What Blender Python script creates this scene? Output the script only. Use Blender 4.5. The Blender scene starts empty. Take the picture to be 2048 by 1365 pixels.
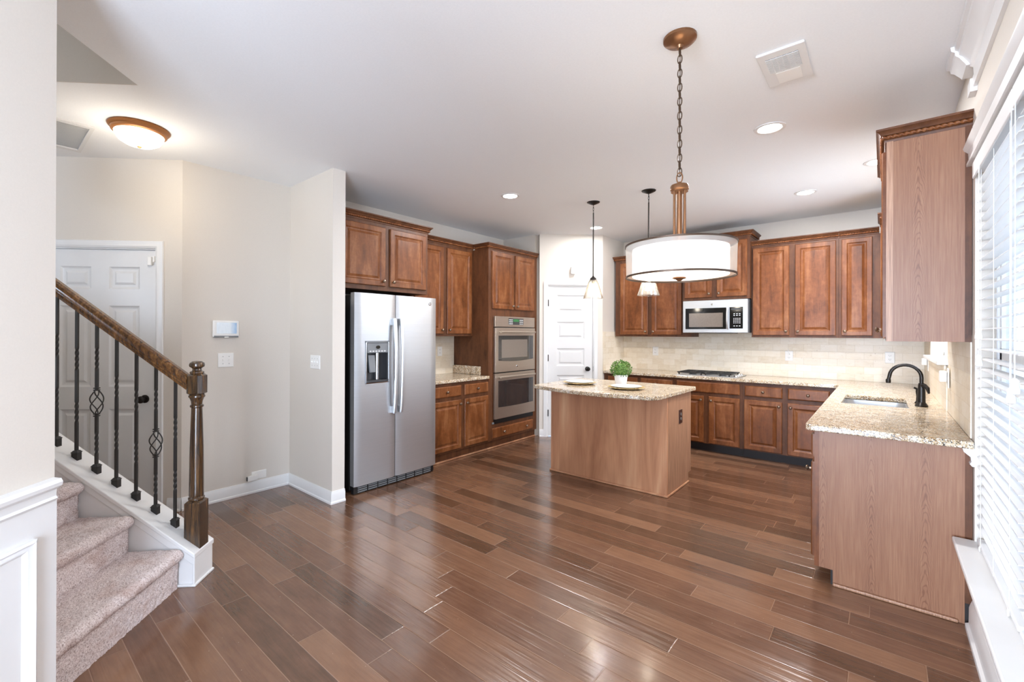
import bpy, bmesh, math, random
from mathutils import Vector, Matrix, noise
random.seed(7)
SC = bpy.context.scene
COL = SC.collection
PI = math.pi
R2 = math.sqrt(2)

# ------------------------------------------------------------------ camera, world, exposure
YAW, PITCH, ROLL, CAM_H, FPX = 0.7091, 0.0016, 0.0033, 1.4002, 899.09
def make_camera():
    f = Vector((-math.sin(YAW)*math.cos(PITCH), math.cos(YAW)*math.cos(PITCH), math.sin(PITCH)))
    r = Vector((math.cos(YAW), math.sin(YAW), 0)); u = r.cross(f)
    r2 = r*math.cos(ROLL)+u*math.sin(ROLL); u2 = -r*math.sin(ROLL)+u*math.cos(ROLL)
    cd = bpy.data.cameras.new('camera'); co = bpy.data.objects.new('camera', cd); COL.objects.link(co)
    m = Matrix((r2, u2, -f)).transposed().to_4x4(); m.translation = Vector((0, 0, CAM_H))
    co.matrix_world = m
    cd.sensor_fit = 'HORIZONTAL'; cd.sensor_width = 36.0; cd.lens = FPX/2048*36.0
    cd.shift_x = 29.38/2048; cd.shift_y = -16.36/2048
    cd.clip_start = 0.02; cd.clip_end = 200
    SC.camera = co
make_camera()
SC.view_settings.view_transform = 'Standard'
SC.view_settings.look = 'None'
SC.view_settings.exposure = 1.33
SC.view_settings.gamma = 1.0
SC.view_settings.use_curve_mapping = False
SC.cycles.use_denoising = True
SC.cycles.max_bounces = 9
SC.cycles.diffuse_bounces = 5
SC.cycles.glossy_bounces = 4
SC.cycles.transparent_max_bounces = 10
SC.cycles.sample_clamp_indirect = 6.0
SC.cycles.caustics_reflective = False
SC.cycles.caustics_refractive = False

SKY = 1.05
def make_world():
    w = bpy.data.worlds.new('sky'); SC.world = w; w.use_nodes = True
    nt = w.node_tree; bg = nt.nodes['Background']
    bg.inputs['Color'].default_value = (0.76, 0.91, 1.12, 1); bg.inputs['Strength'].default_value = SKY
make_world()

def area_light(name, loc, rot, sx, sy, power, col=(1, 1, 1), parent=None, portal=False, shape='RECTANGLE'):
    l = bpy.data.lights.new(name, 'AREA'); l.shape = shape; l.size = sx; l.size_y = sy
    l.energy = power; l.color = col
    if portal: l.cycles.is_portal = True
    o = bpy.data.objects.new(name, l); COL.objects.link(o); o.location = loc; o.rotation_euler = rot
    return o
# added fill light outside an unseen rear opening behind the camera
area_light('rear_fill_light', (-2.5, -6.85, 1.3), (PI/2+0.10, 0, 0), 5.6, 2.2, 860, (0.80, 0.93, 1.13))
# added fill light through an unseen side opening, then daylight outside the sink window
area_light('side_fill_light', (0.62, -2.3, 1.2), (PI/2+0.12, 0, PI/2), 2.9, 2.1, 260, (0.80, 0.93, 1.13))
area_light('sink_window_daylight', (0.75, 4.83, 1.75), (PI/2+0.05, 0, PI/2), 1.7, 1.4, 25, (0.85, 0.95, 1.08))
def make_sun():
    # high sun from behind the house: it lights the ground outside, which bounces up through the windows
    l = bpy.data.lights.new('sun', 'SUN'); l.energy = 1.9; l.angle = 0.02; l.color = (0.94, 0.98, 1.04)
    o = bpy.data.objects.new('sun', l); COL.objects.link(o)
    o.rotation_euler = Vector((0.33, -0.36, -0.87)).to_track_quat('-Z', 'Y').to_euler()
make_sun()

# ------------------------------------------------------------------ main dimensions
XL, XR, YB, H = -4.185, 0.33, 6.29, 2.757
YP0, XP1, XS = 5.01, -3.545, -2.925
YD = YP0 + (XS-XP1)
CY0, CY1, CX = 1.917, 2.03, -3.425
HDY = 1.068
WD = (-XL+HDY)/R2                    # hall door wall, in the turned frame (u, w)
XF = XL+0.595                        # face of the base and tall cabinets on the fridge wall
def UW(u, w): return ((u-w)/R2, (u+w)/R2)

# ------------------------------------------------------------------ materials
MATS = {}
class N:
    def __init__(s, name):
        s.m = bpy.data.materials.new(name); s.m.use_nodes = True; s.nt = s.m.node_tree
        s.b = s.nt.nodes['Principled BSDF']; s.out = s.nt.nodes['Material Output']
        MATS[name] = s.m
    def n(s, t, **k):
        x = s.nt.nodes.new(t)
        for a, v in k.items(): setattr(x, a, v)
        return x
    def l(s, a, b): s.nt.links.new(a, b)
    def setin(s, sock, v):
        if hasattr(v, 'node'): s.l(v, sock)
        else: sock.default_value = v
    def math(s, op, a, b=None, c=None, clamp=False):
        x = s.n('ShaderNodeMath', operation=op); x.use_clamp = clamp
        s.setin(x.inputs[0], a)
        if b is not None: s.setin(x.inputs[1], b)
        if c is not None: s.setin(x.inputs[2], c)
        return x.outputs[0]
    def pos(s):
        if not hasattr(s, '_p'): s._p = s.n('ShaderNodeNewGeometry').outputs['Position']
        return s._p
    def xyz(s):
        if not hasattr(s, '_x'):
            x = s.n('ShaderNodeSeparateXYZ'); s.l(s.pos(), x.inputs[0]); s._x = x.outputs
        return s._x
    def comb(s, x, y, z):
        c = s.n('ShaderNodeCombineXYZ')
        for i, v in enumerate((x, y, z)): s.setin(c.inputs[i], v)
        return c.outputs[0]
    def mapp(s, scale, vec=None, rot=(0, 0, 0)):
        x = s.n('ShaderNodeMapping'); s.l(vec or s.pos(), x.inputs['Vector'])
        x.inputs['Scale'].default_value = scale; x.inputs['Rotation'].default_value = rot
        return x.outputs[0]
    def noise(s, scale, vec=None, detail=4, rough=0.55, dist=0.0, col=False):
        x = s.n('ShaderNodeTexNoise'); s.l(vec or s.pos(), x.inputs['Vector'])
        x.inputs['Scale'].default_value = scale; x.inputs['Detail'].default_value = detail
        x.inputs['Roughness'].default_value = rough; x.inputs['Distortion'].default_value = dist
        return x.outputs['Color' if col else 'Fac']
    def ramp(s, fac, stops, interp='LINEAR'):
        x = s.n('ShaderNodeValToRGB'); s.l(fac, x.inputs[0]); r = x.color_ramp; r.interpolation = interp
        while len(r.elements) < len(stops): r.elements.new(0.5)
        for e, (p, c) in zip(r.elements, stops):
            e.position = p; e.color = tuple(c)+(1,) if len(c) == 3 else c
        return x.outputs['Color']
    def mix(s, fac, a, b, blend='MIX'):
        x = s.n('ShaderNodeMix', data_type='RGBA', blend_type=blend)
        s.setin(x.inputs[0], fac); s.setin(x.inputs[6], a if hasattr(a, 'node') else tuple(a)+(1,))
        s.setin(x.inputs[7], b if hasattr(b, 'node') else tuple(b)+(1,))
        return x.outputs[2]
    def bump(s, h, strength=0.3, dist=0.002, nrm=None):
        x = s.n('ShaderNodeBump'); s.l(h, x.inputs['Height']); x.inputs['Strength'].default_value = strength
        x.inputs['Distance'].default_value = dist
        if nrm: s.l(nrm, x.inputs['Normal'])
        s.l(x.outputs[0], s.b.inputs['Normal']); return x.outputs[0]
    def base(s, c): s.setin(s.b.inputs['Base Color'], c if hasattr(c, 'node') else tuple(c)+(1,))
    def p(s, **k):
        names = dict(rough='Roughness', metal='Metallic', spec='Specular IOR Level', coat='Coat Weight', coatr='Coat Roughness',
                     em='Emission Strength', emc='Emission Color', ior='IOR', trans='Transmission Weight', alpha='Alpha', aniso='Anisotropic', sss='Subsurface Weight')
        for a, v in k.items():
            if a == 'emc': v = tuple(v)+(1,)
            s.setin(s.b.inputs[names[a]], v)

def C(h):
    h = h.lstrip('#'); v = [int(h[i:i+2], 16)/255 for i in (0, 2, 4)]
    return tuple(x/12.92 if x <= 0.04045 else ((x+0.055)/1.055)**2.4 for x in v)

def plain(name, col, rough=0.5, metal=0.0, bumps=None, **k):
    m = N(name)
    f = m.noise(6 if not bumps else bumps[0], detail=3)
    m.base(m.mix(f, tuple(min(1, c*0.96) for c in col), tuple(min(1, c*1.04) for c in col)))
    m.p(rough=rough, metal=metal, **k)
    if bumps: m.bump(f, bumps[1], bumps[2])
    return m.m

def mk_materials():
    plain('wall_paint', C('#d9d1c6'), 0.75, bumps=(180, 0.08, 0.001))
    plain('ceiling_paint', C('#eff0f1'), 0.85, bumps=(120, 0.08, 0.001))
    plain('trim_white', C('#e4e3e1'), 0.35)
    plain('door_white', C('#dedddb'), 0.4)
    plain('bronze_dark', C('#2b2724'), 0.35, 0.7)
    plain('iron_black', C('#3b3937'), 0.45, 0.6)
    plain('knob_bronze', C('#8d7a68'), 0.28, 0.9)
    plain('lamp_bronze', C('#8a6244'), 0.33, 0.75)
    plain('copper_rim', C('#a86f3f'), 0.4, 0.4)
    plain('black_plastic', C('#161616'), 0.35)
    plain('black_gloss', C('#0c0c0d'), 0.08)
    plain('dark_grey', C('#3c3c3d'), 0.4)
    plain('grey_plastic', C('#7d7f80'), 0.4)
    plain('white_plastic', C('#efede8'), 0.35)
    plain('slot_grey', C('#6f6b66'), 0.6)
    plain('button_white', C('#d8d8d6'), 0.5)
    plain('brown_plastic', C('#3a211a'), 0.4)
    plain('ceramic_white', C('#f3f3f3'), 0.18)
    plain('gold_charger', C('#d9bd86'), 0.3, 0.35)
    plain('plate_white', C('#f0f2ea'), 0.12)
    plain('chrome', C('#c9c9c9'), 0.12, 1.0)
    plain('soil', C('#2d2118'), 0.9)
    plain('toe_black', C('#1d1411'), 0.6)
    plain('outside_siding', C('#c9ccd0'), 0.7)
    plain('outside_dark', C('#50555c'), 0.3)
    plain('outside_ground', C('#bcc0c2'), 0.9)
    # blind slats: slightly translucent white vinyl
    m = N('blind_white'); m.base(C('#f4f4f3')); m.p(rough=0.4)
    tr = m.n('ShaderNodeBsdfTranslucent'); tr.inputs['Color'].default_value = (0.95, 0.96, 0.97, 1)
    mx = m.n('ShaderNodeMixShader'); mx.inputs[0].default_value = 0.12
    m.l(m.b.outputs[0], mx.inputs[1]); m.l(tr.outputs[0], mx.inputs[2]); m.l(mx.outputs[0], m.out.inputs[0])
    # stained maple cabinet wood, vertical grain
    for nm, sc, c0, c1, c2, rg in (('cabinet_wood', (9, 9, 2.2), '#512d15', '#774524', '#976540', 0.36),
                               ('cabinet_dark', (12, 12, 2.2), '#412716', '#5d3923', '#72482d', 0.45)):  # darker copy of the door wood, face-frame shadow put into its colour
        m = N(nm)
        big = m.noise(1.0, m.mapp(sc), 5, 0.6, 0.8)
        fine = m.noise(1.0, m.mapp((160, 160, 7)), 3, 0.6)
        blot = m.noise(22.0, None, 4, 0.65)
        f = m.math('ADD', m.math('MULTIPLY', big, 0.6), m.math('ADD', m.math('MULTIPLY', fine, 0.18), m.math('MULTIPLY', blot, 0.22)))
        m.base(m.ramp(f, [(0.33, C(c0)), (0.5, C(c1)), (0.68, C(c2))]))
        m.p(rough=rg, spec=0.3)
        m.bump(fine, 0.05, 0.001)
    # veneer end panels with cathedral grain
    for nm, period, c0, c1 in (('veneer_panel', 0.105, '#6c4531', '#9b7053'), ('island_veneer', 0.0, '#9c684a', '#dab08a')):
        m = N(nm); x, y, z = m.xyz()
        s = m.math('ADD', x, m.math('MULTIPLY', y, 0.83))
        if period:
            pp = m.math('PINGPONG', m.math('ADD', s, 3.12), period)
            nz = m.noise(3.0, m.mapp((3, 3, 1.2)), 4, 0.6)
            val = m.math('ADD', m.math('MULTIPLY', m.math('POWER', pp, 1.6), 55.0), z)
            val = m.math('ADD', val, m.math('MULTIPLY', nz, 0.35))
            st = m.math('SINE', m.math('MULTIPLY', val, 120.0))
            st = m.math('MULTIPLY_ADD', st, 0.5, 0.5)
            st = m.math('MULTIPLY', m.math('POWER', st, 5.0), m.math('MULTIPLY', m.math('SUBTRACT', 1.0, m.math('MULTIPLY', pp, 11.0), clamp=True), m.math('MULTIPLY', nz, 1.9)))
            fine = m.noise(1.0, m.mapp((260, 260, 6)), 3, 0.6)
            f = m.math('ADD', m.math('MULTIPLY', st, 0.30), m.math('MULTIPLY', fine, 0.75))
            m.base(m.ramp(f, [(0.22, C(c1)), (0.5, C('#865b42')), (0.85, C(c0))]))
            m.p(rough=0.4, spec=0.4)
        else:
            big = m.noise(1.0, m.mapp((4.5, 4.5, 0.8), rot=(0, 0.35, 0)), 3, 0.5, 0.9)
            fine = m.noise(1.0, m.mapp((200, 200, 5)), 3, 0.6)
            f = m.math('ADD', m.math('MULTIPLY', big, 0.8), m.math('MULTIPLY', fine, 0.2))
            m.base(m.ramp(f, [(0.32, C(c0)), (0.55, C('#c4906c')), (0.72, C(c1))]))
            m.p(rough=0.38, spec=0.45)
    # dark oak of the stair rail
    m = N('rail_wood')
    f = m.noise(1.0, m.mapp((60, 60, 14), rot=(0, 0.6, 0.78)), 4, 0.65, 0.6)
    m.base(m.ramp(f, [(0.35, C('#3a2412')), (0.52, C('#684420')), (0.7, C('#936739'))])); m.p(rough=0.24, coat=0.5, coatr=0.12)
    m = N('newel_wood')
    f = m.noise(1.0, m.mapp((70, 70, 5)), 4, 0.65, 0.6)
    m.base(m.ramp(f, [(0.38, C('#2a1d12')), (0.55, C('#4a341f')), (0.72, C('#73522c'))])); m.p(rough=0.22, coat=0.5, coatr=0.12)
    # floor planks, running along X
    m = N('floor_planks'); x, y, z = m.xyz(); W, L = 0.1285, 0.92
    yy = m.math('DIVIDE', m.math('SUBTRACT', y, 1.859-0.1285*40), W)
    row = m.math('FLOOR', yy); fy = m.math('FRACT', yy)
    wn = m.n('ShaderNodeTexWhiteNoise', noise_dimensions='1D'); m.l(row, wn.inputs['W'])
    xx = m.math('ADD', m.math('DIVIDE', x, L), m.math('MULTIPLY', wn.outputs['Value'], 9.0))
    colm = m.math('FLOOR', xx); fx = m.math('FRACT', xx)
    w2 = m.n('ShaderNodeTexWhiteNoise', noise_dimensions='2D'); m.l(m.comb(row, colm, 0.0), w2.inputs['Vector'])
    rnd = w2.outputs['Value']
    off = m.comb(m.math('MULTIPLY', rnd, 40.0), m.math('MULTIPLY', rnd, 17.0), 0.0)
    va = m.n('ShaderNodeVectorMath', operation='ADD'); m.l(m.pos(), va.inputs[0]); m.l(off, va.inputs[1])
    v = va.outputs[0]
    gr = m.noise(1.0, m.mapp((5, 60, 1), v), 5, 0.65, 0.5)
    bl = m.noise(9.0, m.mapp((0.6, 1, 1), v), 4, 0.6)
    tone = m.math('ADD', m.math('MULTIPLY', rnd, 0.42), m.math('ADD', m.math('MULTIPLY', gr, 0.34), m.math('MULTIPLY', bl, 0.30)))
    col = m.ramp(tone, [(0.20, C('#46301f')), (0.50, C('#6b4b38')), (0.82, C('#88644b'))])
    ey = m.math('MINIMUM', fy, m.math('SUBTRACT', 1.0, fy)); ex = m.math('MINIMUM', fx, m.math('SUBTRACT', 1.0, fx))
    sy = m.math('LESS_THAN', m.math('MULTIPLY', ey, W), 0.0017); sx = m.math('LESS_THAN', m.math('MULTIPLY', ex, L), 0.0017)
    seam = m.math('MAXIMUM', sy, sx)
    spk = m.n('ShaderNodeTexVoronoi'); spk.inputs['Scale'].default_value = 16.0; m.l(m.pos(), spk.inputs['Vector'])
    sp = m.math('LESS_THAN', spk.outputs['Distance'], 0.035)
    col = m.mix(m.math('MULTIPLY', seam, 0.6), col, C('#a5836a'))  # seams lightened in colour to stand in for bevel reflections
    col = m.mix(m.math('MULTIPLY', sp, 0.35), col, C('#c9b49e'))
    m.base(col)
    wav = m.noise(1.0, m.mapp((1.6, 44, 1), v), 2, 0.5, 0.3)
    amp = m.noise(1.4, m.mapp((1, 2, 1), v), 2, 0.5)
    und = m.noise(1.0, m.mapp((2.0, 9.0, 1), v), 2, 0.5)
    hgt = m.math('ADD', m.math('MULTIPLY', wav, m.math('MULTIPLY', amp, 1.3)), m.math('ADD', m.math('MULTIPLY', und, 0.6), m.math('MULTIPLY', gr, 0.06)))
    edge = m.math('MINIMUM', m.math('MULTIPLY', ey, W/0.004), m.math('MULTIPLY', ex, L/0.004))
    edge = m.math('MINIMUM', edge, 1.0)
    hgt = m.math('ADD', hgt, m.math('MULTIPLY', edge, 0.45))
    m.bump(hgt, 0.75, 0.0034)
    m.p(rough=m.math('MULTIPLY_ADD', gr, 0.10, 0.17), spec=0.6, coat=0.35, coatr=0.13)
    # granite
    m = N('granite')
    vo = m.n('ShaderNodeTexVoronoi'); vo.inputs['Scale'].default_value = 210; m.l(m.pos(), vo.inputs['Vector'])
    sepc = m.n('ShaderNodeSeparateColor'); m.l(vo.outputs['Color'], sepc.inputs[0])
    n1 = m.noise(60, None, 5, 0.7, 0.5); n2 = m.noise(16, m.mapp((1, 1.6, 1)), 4, 0.6, 0.6)
    c = m.ramp(n2, [(0.34, C('#9c7a54')), (0.5, C('#c4ab87')), (0.64, C('#d8cab3'))])
    c = m.mix(m.math('GREATER_THAN', sepc.outputs[0], 0.72), c, C('#e8dfd0'))
    c = m.mix(m.math('MULTIPLY', m.math('GREATER_THAN', m.math('ADD', sepc.outputs[1], m.math('MULTIPLY', n1, 0.6)), 1.14), 0.85), c, C('#6d5238'))
    c = m.mix(m.math('MULTIPLY', m.math('GREATER_THAN', m.math('ADD', sepc.outputs[2], m.math('MULTIPLY', n1, 0.9)), 1.33), 0.9), c, C('#2f2a26'))
    m.base(c); m.p(rough=0.12, spec=0.5)
    # travertine subway tile
    m = N('travertine_tile'); x, y, z = m.xyz(); TW, TH = 0.155, 0.0785
    sh = m.math('ADD', x, y)
    tr_ = m.math('DIVIDE', m.math('SUBTRACT', z, 0.895), TH); row = m.math('FLOOR', tr_); fz = m.math('FRACT', tr_)
    xx = m.math('ADD', m.math('DIVIDE', sh, TW), m.math('MULTIPLY', m.math('MODULO', row, 2.0), 0.5))
    colm = m.math('FLOOR', xx); fx = m.math('FRACT', xx)
    w2 = m.n('ShaderNodeTexWhiteNoise', noise_dimensions='2D'); m.l(m.comb(row, colm, 0.0), w2.inputs['Vector'])
    n1 = m.noise(14, m.mapp((1, 1, 2.2)), 5, 0.65, 0.6)
    t = m.math('ADD', m.math('MULTIPLY_ADD', w2.outputs['Value'], 0.32, 0.09), m.math('MULTIPLY', n1, 0.6))
    c = m.ramp(t, [(0.22, C('#dccbae')), (0.52, C('#ece0cb')), (0.85, C('#f3eadb'))])
    pit = m.math('LESS_THAN', m.noise(55, None, 3, 0.6), 0.30)
    c = m.mix(m.math('MULTIPLY', pit, 0.5), c, C('#b09468'))
    ez = m.math('MINIMUM', fz, m.math('SUBTRACT', 1.0, fz)); ex = m.math('MINIMUM', fx, m.math('SUBTRACT', 1.0, fx))
    g = m.math('MAXIMUM', m.math('LESS_THAN', m.math('MULTIPLY', ez, TH), 0.0011), m.math('LESS_THAN', m.math('MULTIPLY', ex, TW), 0.0011))
    c = m.mix(m.math('MULTIPLY', g, 0.55), c, C('#c4b294'))
    m.base(c); m.p(rough=0.38)
    m.bump(m.math('SUBTRACT', 1.0, g), 0.4, 0.0012)
    # brushed stainless steel
    for nm, c0, c1, ro in (('stainless', '#b9bbbd', '#cccdce', 0.40), ('stainless_warm', '#b3a494', '#c6b9aa', 0.36)):
        m = N(nm); f = m.noise(1.0, m.mapp((3, 3, 420)), 3, 0.6)
        m.base(m.mix(f, C(c0), C(c1))); m.p(metal=0.85, rough=m.math('MULTIPLY_ADD', f, 0.06, ro-0.03))
        wob = m.noise(1.0, m.mapp((2.5, 2.5, 5)), 2, 0.5)
        m.bump(wob, 0.2, 0.004)
    # carpet
    m = N('carpet'); x, y, z = m.xyz()
    f = m.noise(170, None, 3, 0.7); b = m.noise(5.5, m.mapp((1, 1, 2.0)), 3, 0.6, 0.4)
    c = m.ramp(f, [(0.30, C('#8a7671')), (0.46, C('#d8c8c4')), (0.62, C('#f0e6e4'))])
    st = m.ramp(b, [(0.50, (0, 0, 0)), (0.68, (1, 1, 1))])
    c = m.mix(m.math('MULTIPLY', st, 0.7), c, m.mix(0.5, c, C('#9a6444')))
    m.base(c); m.p(rough=0.95, spec=0.1)
    m.bump(f, 0.8, 0.004)
    # glowing lamp glass
    def glow(nm, col, em, strength):
        g = N(nm); g.base(col); g.p(rough=0.4, em=strength, emc=em); return g
    glow('lamp_lens', (0.95, 0.95, 0.93), (1.0, 0.96, 0.90), 9.0)
    glow('frosted_glass', (0.95, 0.92, 0.86), (1.0, 0.90, 0.76), 0.8)
    glow('bulb', (1, 0.95, 0.85), (1.0, 0.86, 0.62), 22.0)
    glow('oven_display', (0.01, 0.02, 0.01), (0.15, 0.8, 0.25), 0.12)
    # drum shade: sheer organza outside, lit white fabric inside
    m = N('shade_fabric'); m.base(C('#fbf3e6')); m.p(rough=0.8, em=0.33, emc=(1.0, 0.91, 0.79))
    m = N('shade_sheer'); m.base(C('#efe6da')); m.p(rough=0.8)
    tp = m.n('ShaderNodeBsdfTransparent'); mx = m.n('ShaderNodeMixShader'); mx.inputs[0].default_value = 0.38
    m.l(tp.outputs[0], mx.inputs[1]); m.l(m.b.outputs[0], mx.inputs[2]); m.l(mx.outputs[0], m.out.inputs[0])
    # thin clear glass
    for nm, tint, amt in (('clear_glass', (0.93, 0.915, 0.89), 0.12), ('window_glass', (0.97, 0.985, 1.0), 0.04)):
        m = N(nm); tp = m.n('ShaderNodeBsdfTransparent'); tp.inputs[0].default_value = tint+(1,)
        if nm == 'clear_glass':
            lf = m.n('ShaderNodeLayerWeight'); lf.inputs['Blend'].default_value = 0.5
            m.l(m.ramp(lf.outputs['Facing'], [(0.25, (0.96, 0.955, 0.945)), (0.95, (0.42, 0.38, 0.33))]), tp.inputs[0])
        gl = m.n('ShaderNodeBsdfGlossy'); gl.inputs['Roughness'].default_value = 0.03
        lw = m.n('ShaderNodeLayerWeight'); lw.inputs['Blend'].default_value = 0.35
        mx = m.n('ShaderNodeMixShader'); m.l(m.math('MULTIPLY_ADD', lw.outputs['Facing'], 0.55, amt, True), mx.inputs[0])
        m.l(tp.outputs[0], mx.inputs[1]); m.l(gl.outputs[0], mx.inputs[2]); m.l(mx.outputs[0], m.out.inputs[0])
        if nm == 'clear_glass':
            df = m.n('ShaderNodeBsdfTranslucent'); df.inputs[0].default_value = (1, 0.98, 0.94, 1)
            m2 = m.n('ShaderNodeMixShader'); m2.inputs[0].default_value = 0.05
            m.l(mx.outputs[0], m2.inputs[1]); m.l(df.outputs[0], m2.inputs[2]); m.l(m2.outputs[0], m.out.inputs[0])
            b = m.n('ShaderNodeBump'); b.inputs['Strength'].default_value = 0.5; b.inputs['Distance'].default_value = 0.002
            m.l(m.noise(90, None, 2), b.inputs['Height']); m.l(b.outputs[0], gl.inputs['Normal'])
    # oven / microwave door glass: dark with a strong reflection
    m = N('oven_glass'); f = m.noise(40, None, 2); m.base(m.mix(f, C('#2c2a2a'), C('#383534'))); m.p(rough=0.06, spec=0.9, coat=0.6, coatr=0.03)
    m = N('oven_glass_inner'); f = m.noise(120, None, 2); m.base(m.mix(f, C('#6b6058'), C('#857a6f'))); m.p(rough=0.15, spec=0.7)
    # leaves
    m = N('leaf_green'); oi = m.noise(120, None, 2); m.base(m.ramp(oi, [(0.3, C('#1c3d12')), (0.48, C('#44762a')), (0.68, C('#98ad58'))])); m.p(rough=0.5)
    # tablet screen
    m = N('panel_screen'); x, y, z = m.xyz()
    n1 = m.noise(1.0, m.mapp((1, 90, 30)), 3, 0.6)
    blue = m.math('MULTIPLY', m.math('SUBTRACT', y, 1.405), 22.0, clamp=True)
    c = m.mix(m.math('MULTIPLY', n1, 0.35), C('#d5dadd'), C('#8fa2b3'))
    c = m.mix(m.math('MULTIPLY', blue, 0.8), c, m.mix(n1, C('#a9c8dd'), C('#1f62a4')))
    m.base(c); m.l(c, m.b.inputs['Emission Color']); m.p(em=0.12, rough=0.1)
mk_materials()
def M(n): return MATS[n]
# finer straight-grain veneer for the island ends
m = N('veneer_side'); f = m.noise(1.0, m.mapp((150, 150, 3)), 3, 0.65)
m.base(m.ramp(f, [(0.3, C('#7d5540')), (0.55, C('#ad8264')), (0.75, C('#cba486'))])); m.p(rough=0.42)

# ------------------------------------------------------------------ mesh helpers
IDT = lambda a, b, c: (a, b, c)
fL = lambda s, d, z: (XL+d, s, z)           # fridge wall: s along Y, d out of the wall
fB = lambda s, d, z: (s, YB-d, z)           # back wall: s along X
fR = lambda s, d, z: (XR-d, s, z)           # window wall: s along Y
class MB:
    def __init__(s, tf=IDT): s.bm = bmesh.new(); s.tf = tf
    def v(s, p): return s.bm.verts.new(s.tf(*p))
    def face(s, vs):
        try: return s.bm.faces.new(vs)
        except ValueError: return None
    def box(s, a0, a1, b0, b1, c0, c1):
        q = [s.v((a, b, c)) for c in (c0, c1) for b in (b0, b1) for a in (a0, a1)]
        for f in ((0, 1, 3, 2), (4, 6, 7, 5), (0, 4, 5, 1), (2, 3, 7, 6), (0, 2, 6, 4), (1, 5, 7, 3)): s.face([q[i] for i in f])
        return s
    def loft(s, loops, cap0=True, cap1=True, closed=True, ring=False):
        L = [[s.v(p) for p in lp] for lp in loops]; n = len(L[0])
        pairs = list(zip(L[:-1], L[1:]))
        if ring: pairs.append((L[-1], L[0]))
        for A, B in pairs:
            for i in range(n if closed else n-1):
                j = (i+1) % n; s.face([A[i], A[j], B[j], B[i]])
        if not ring:
            if cap0: s.face(L[0])
            if cap1: s.face(L[-1])
        return s
    def lathe(s, prof, c=(0, 0, 0), seg=24, ax=None, cap=True):
        ax = ax or (lambda a, b, h: (a, b, h))
        loops = []
        for r, h in prof:
            loops.append([tuple(c[k]+ax(r*math.cos(2*PI*i/seg), r*math.sin(2*PI*i/seg), h)[k] for k in range(3)) for i in range(seg)])
        return s.loft(loops, cap, cap)
    def tube(s, pts, r, seg=8, closed=False, cap=True, shape=None):
        P = [Vector(p) for p in pts]; n = len(P); loops = []; up = None
        for i in range(n):
            a = P[(i-1) % n] if (closed or i > 0) else P[i]; b = P[(i+1) % n] if (closed or i < n-1) else P[i]
            t = (b-a).normalized()
            if up is None:
                up = Vector((0, 0, 1)) if abs(t.z) < 0.9 else Vector((1, 0, 0))
            up = (up-t*up.dot(t)).normalized(); sd = t.cross(up)
            rr = r[i] if isinstance(r, (list, tuple)) else r
            lp = []
            for k in range(seg):
                th = 2*PI*k/seg; q = rr if shape is None else rr*shape(th, i)
                lp.append(tuple(P[i]+up*(q*math.cos(th))+sd*(q*math.sin(th))))
            loops.append(lp)
        return s.loft(loops, cap, cap, ring=closed)
    def prism(s, poly, c0, c1):
        return s.loft([[(a, b, c0) for a, b in poly], [(a, b, c1) for a, b in poly]])
    def frame(s, a0, a1, b0, b1, wdt, c0, c1, sides='LRTB'):
        # rectangular frame in the a / c plane given as (a0,a1) x (b0,b1), thickness c0..c1 along the middle axis
        if 'L' in sides: s.box(a0, a0+wdt, c0, c1, b0, b1)
        if 'R' in sides: s.box(a1-wdt, a1, c0, c1, b0, b1)
        if 'B' in sides: s.box(a0, a1, c0, c1, b0, b0+wdt)
        if 'T' in sides: s.box(a0, a1, c0, c1, b1-wdt, b1)
        return s
    def rings(s, a0, a1, z0, z1, prof, cap0=True):
        # concentric rectangles: prof = [(inset, depth)]
        return s.loft([[(a0+i, d, z0+i), (a1-i, d, z0+i), (a1-i, d, z1-i), (a0+i, d, z1-i)] for i, d in prof], cap0, True)
    def build(s, name, mat, parent=None, smooth=False, bevel=0.0, seg=2, ang=0.6):
        o = finish(s.bm, name, mat, parent, smooth, bevel, seg, ang); return o

def origin(o):
    return Vector(o['_org']) if o is not None and '_org' in o else Vector((0, 0, 0))
def finish(bm, name, mat, parent, smooth, bevel, seg, ang):
    bmesh.ops.recalc_face_normals(bm, faces=bm.faces[:])
    p = parent
    while p is not None and p.parent is not None: p = p.parent
    org = origin(p)
    if org.length: bmesh.ops.translate(bm, verts=bm.verts[:], vec=-org)
    me = bpy.data.meshes.new(name); bm.to_mesh(me); bm.free()
    me.materials.append(M(mat))
    if smooth:
        me.polygons.foreach_set('use_smooth', [True]*len(me.polygons)); me.set_sharp_from_angle(angle=ang)
    o = bpy.data.objects.new(name, me); COL.objects.link(o)
    if parent is not None: o.parent = parent
    if bevel:
        b = o.modifiers.new('bevel', 'BEVEL'); b.width = bevel; b.segments = seg; b.limit_method = 'ANGLE'; b.angle_limit = 0.6
        b.harden_normals = False
    return o
def tag(o, label, cat, group=None, kind=None):
    o['label'] = label; o['category'] = cat
    if group: o['group'] = group
    if kind: o['kind'] = kind
    return o
def root(name, label, cat, loc=(0, 0, 0), turned=False, group=None, kind=None):
    o = bpy.data.objects.new(name, None); COL.objects.link(o); o.empty_display_size = 0.05
    o['_org'] = tuple(loc)
    if turned:
        x, y = UW(loc[0], loc[1]); o.location = (x, y, loc[2]); o.rotation_euler = (0, 0, PI/4)
    else: o.location = loc
    return tag(o, label, cat, group, kind)
def structure(name, mb, mat, label, cat, parent=None, turned=False, **k):
    o = mb.build(name, mat, parent, **k)
    if parent is None:
        tag(o, label, cat, None, 'structure')
        if turned: o.rotation_euler = (0, 0, PI/4)
    return o

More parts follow.
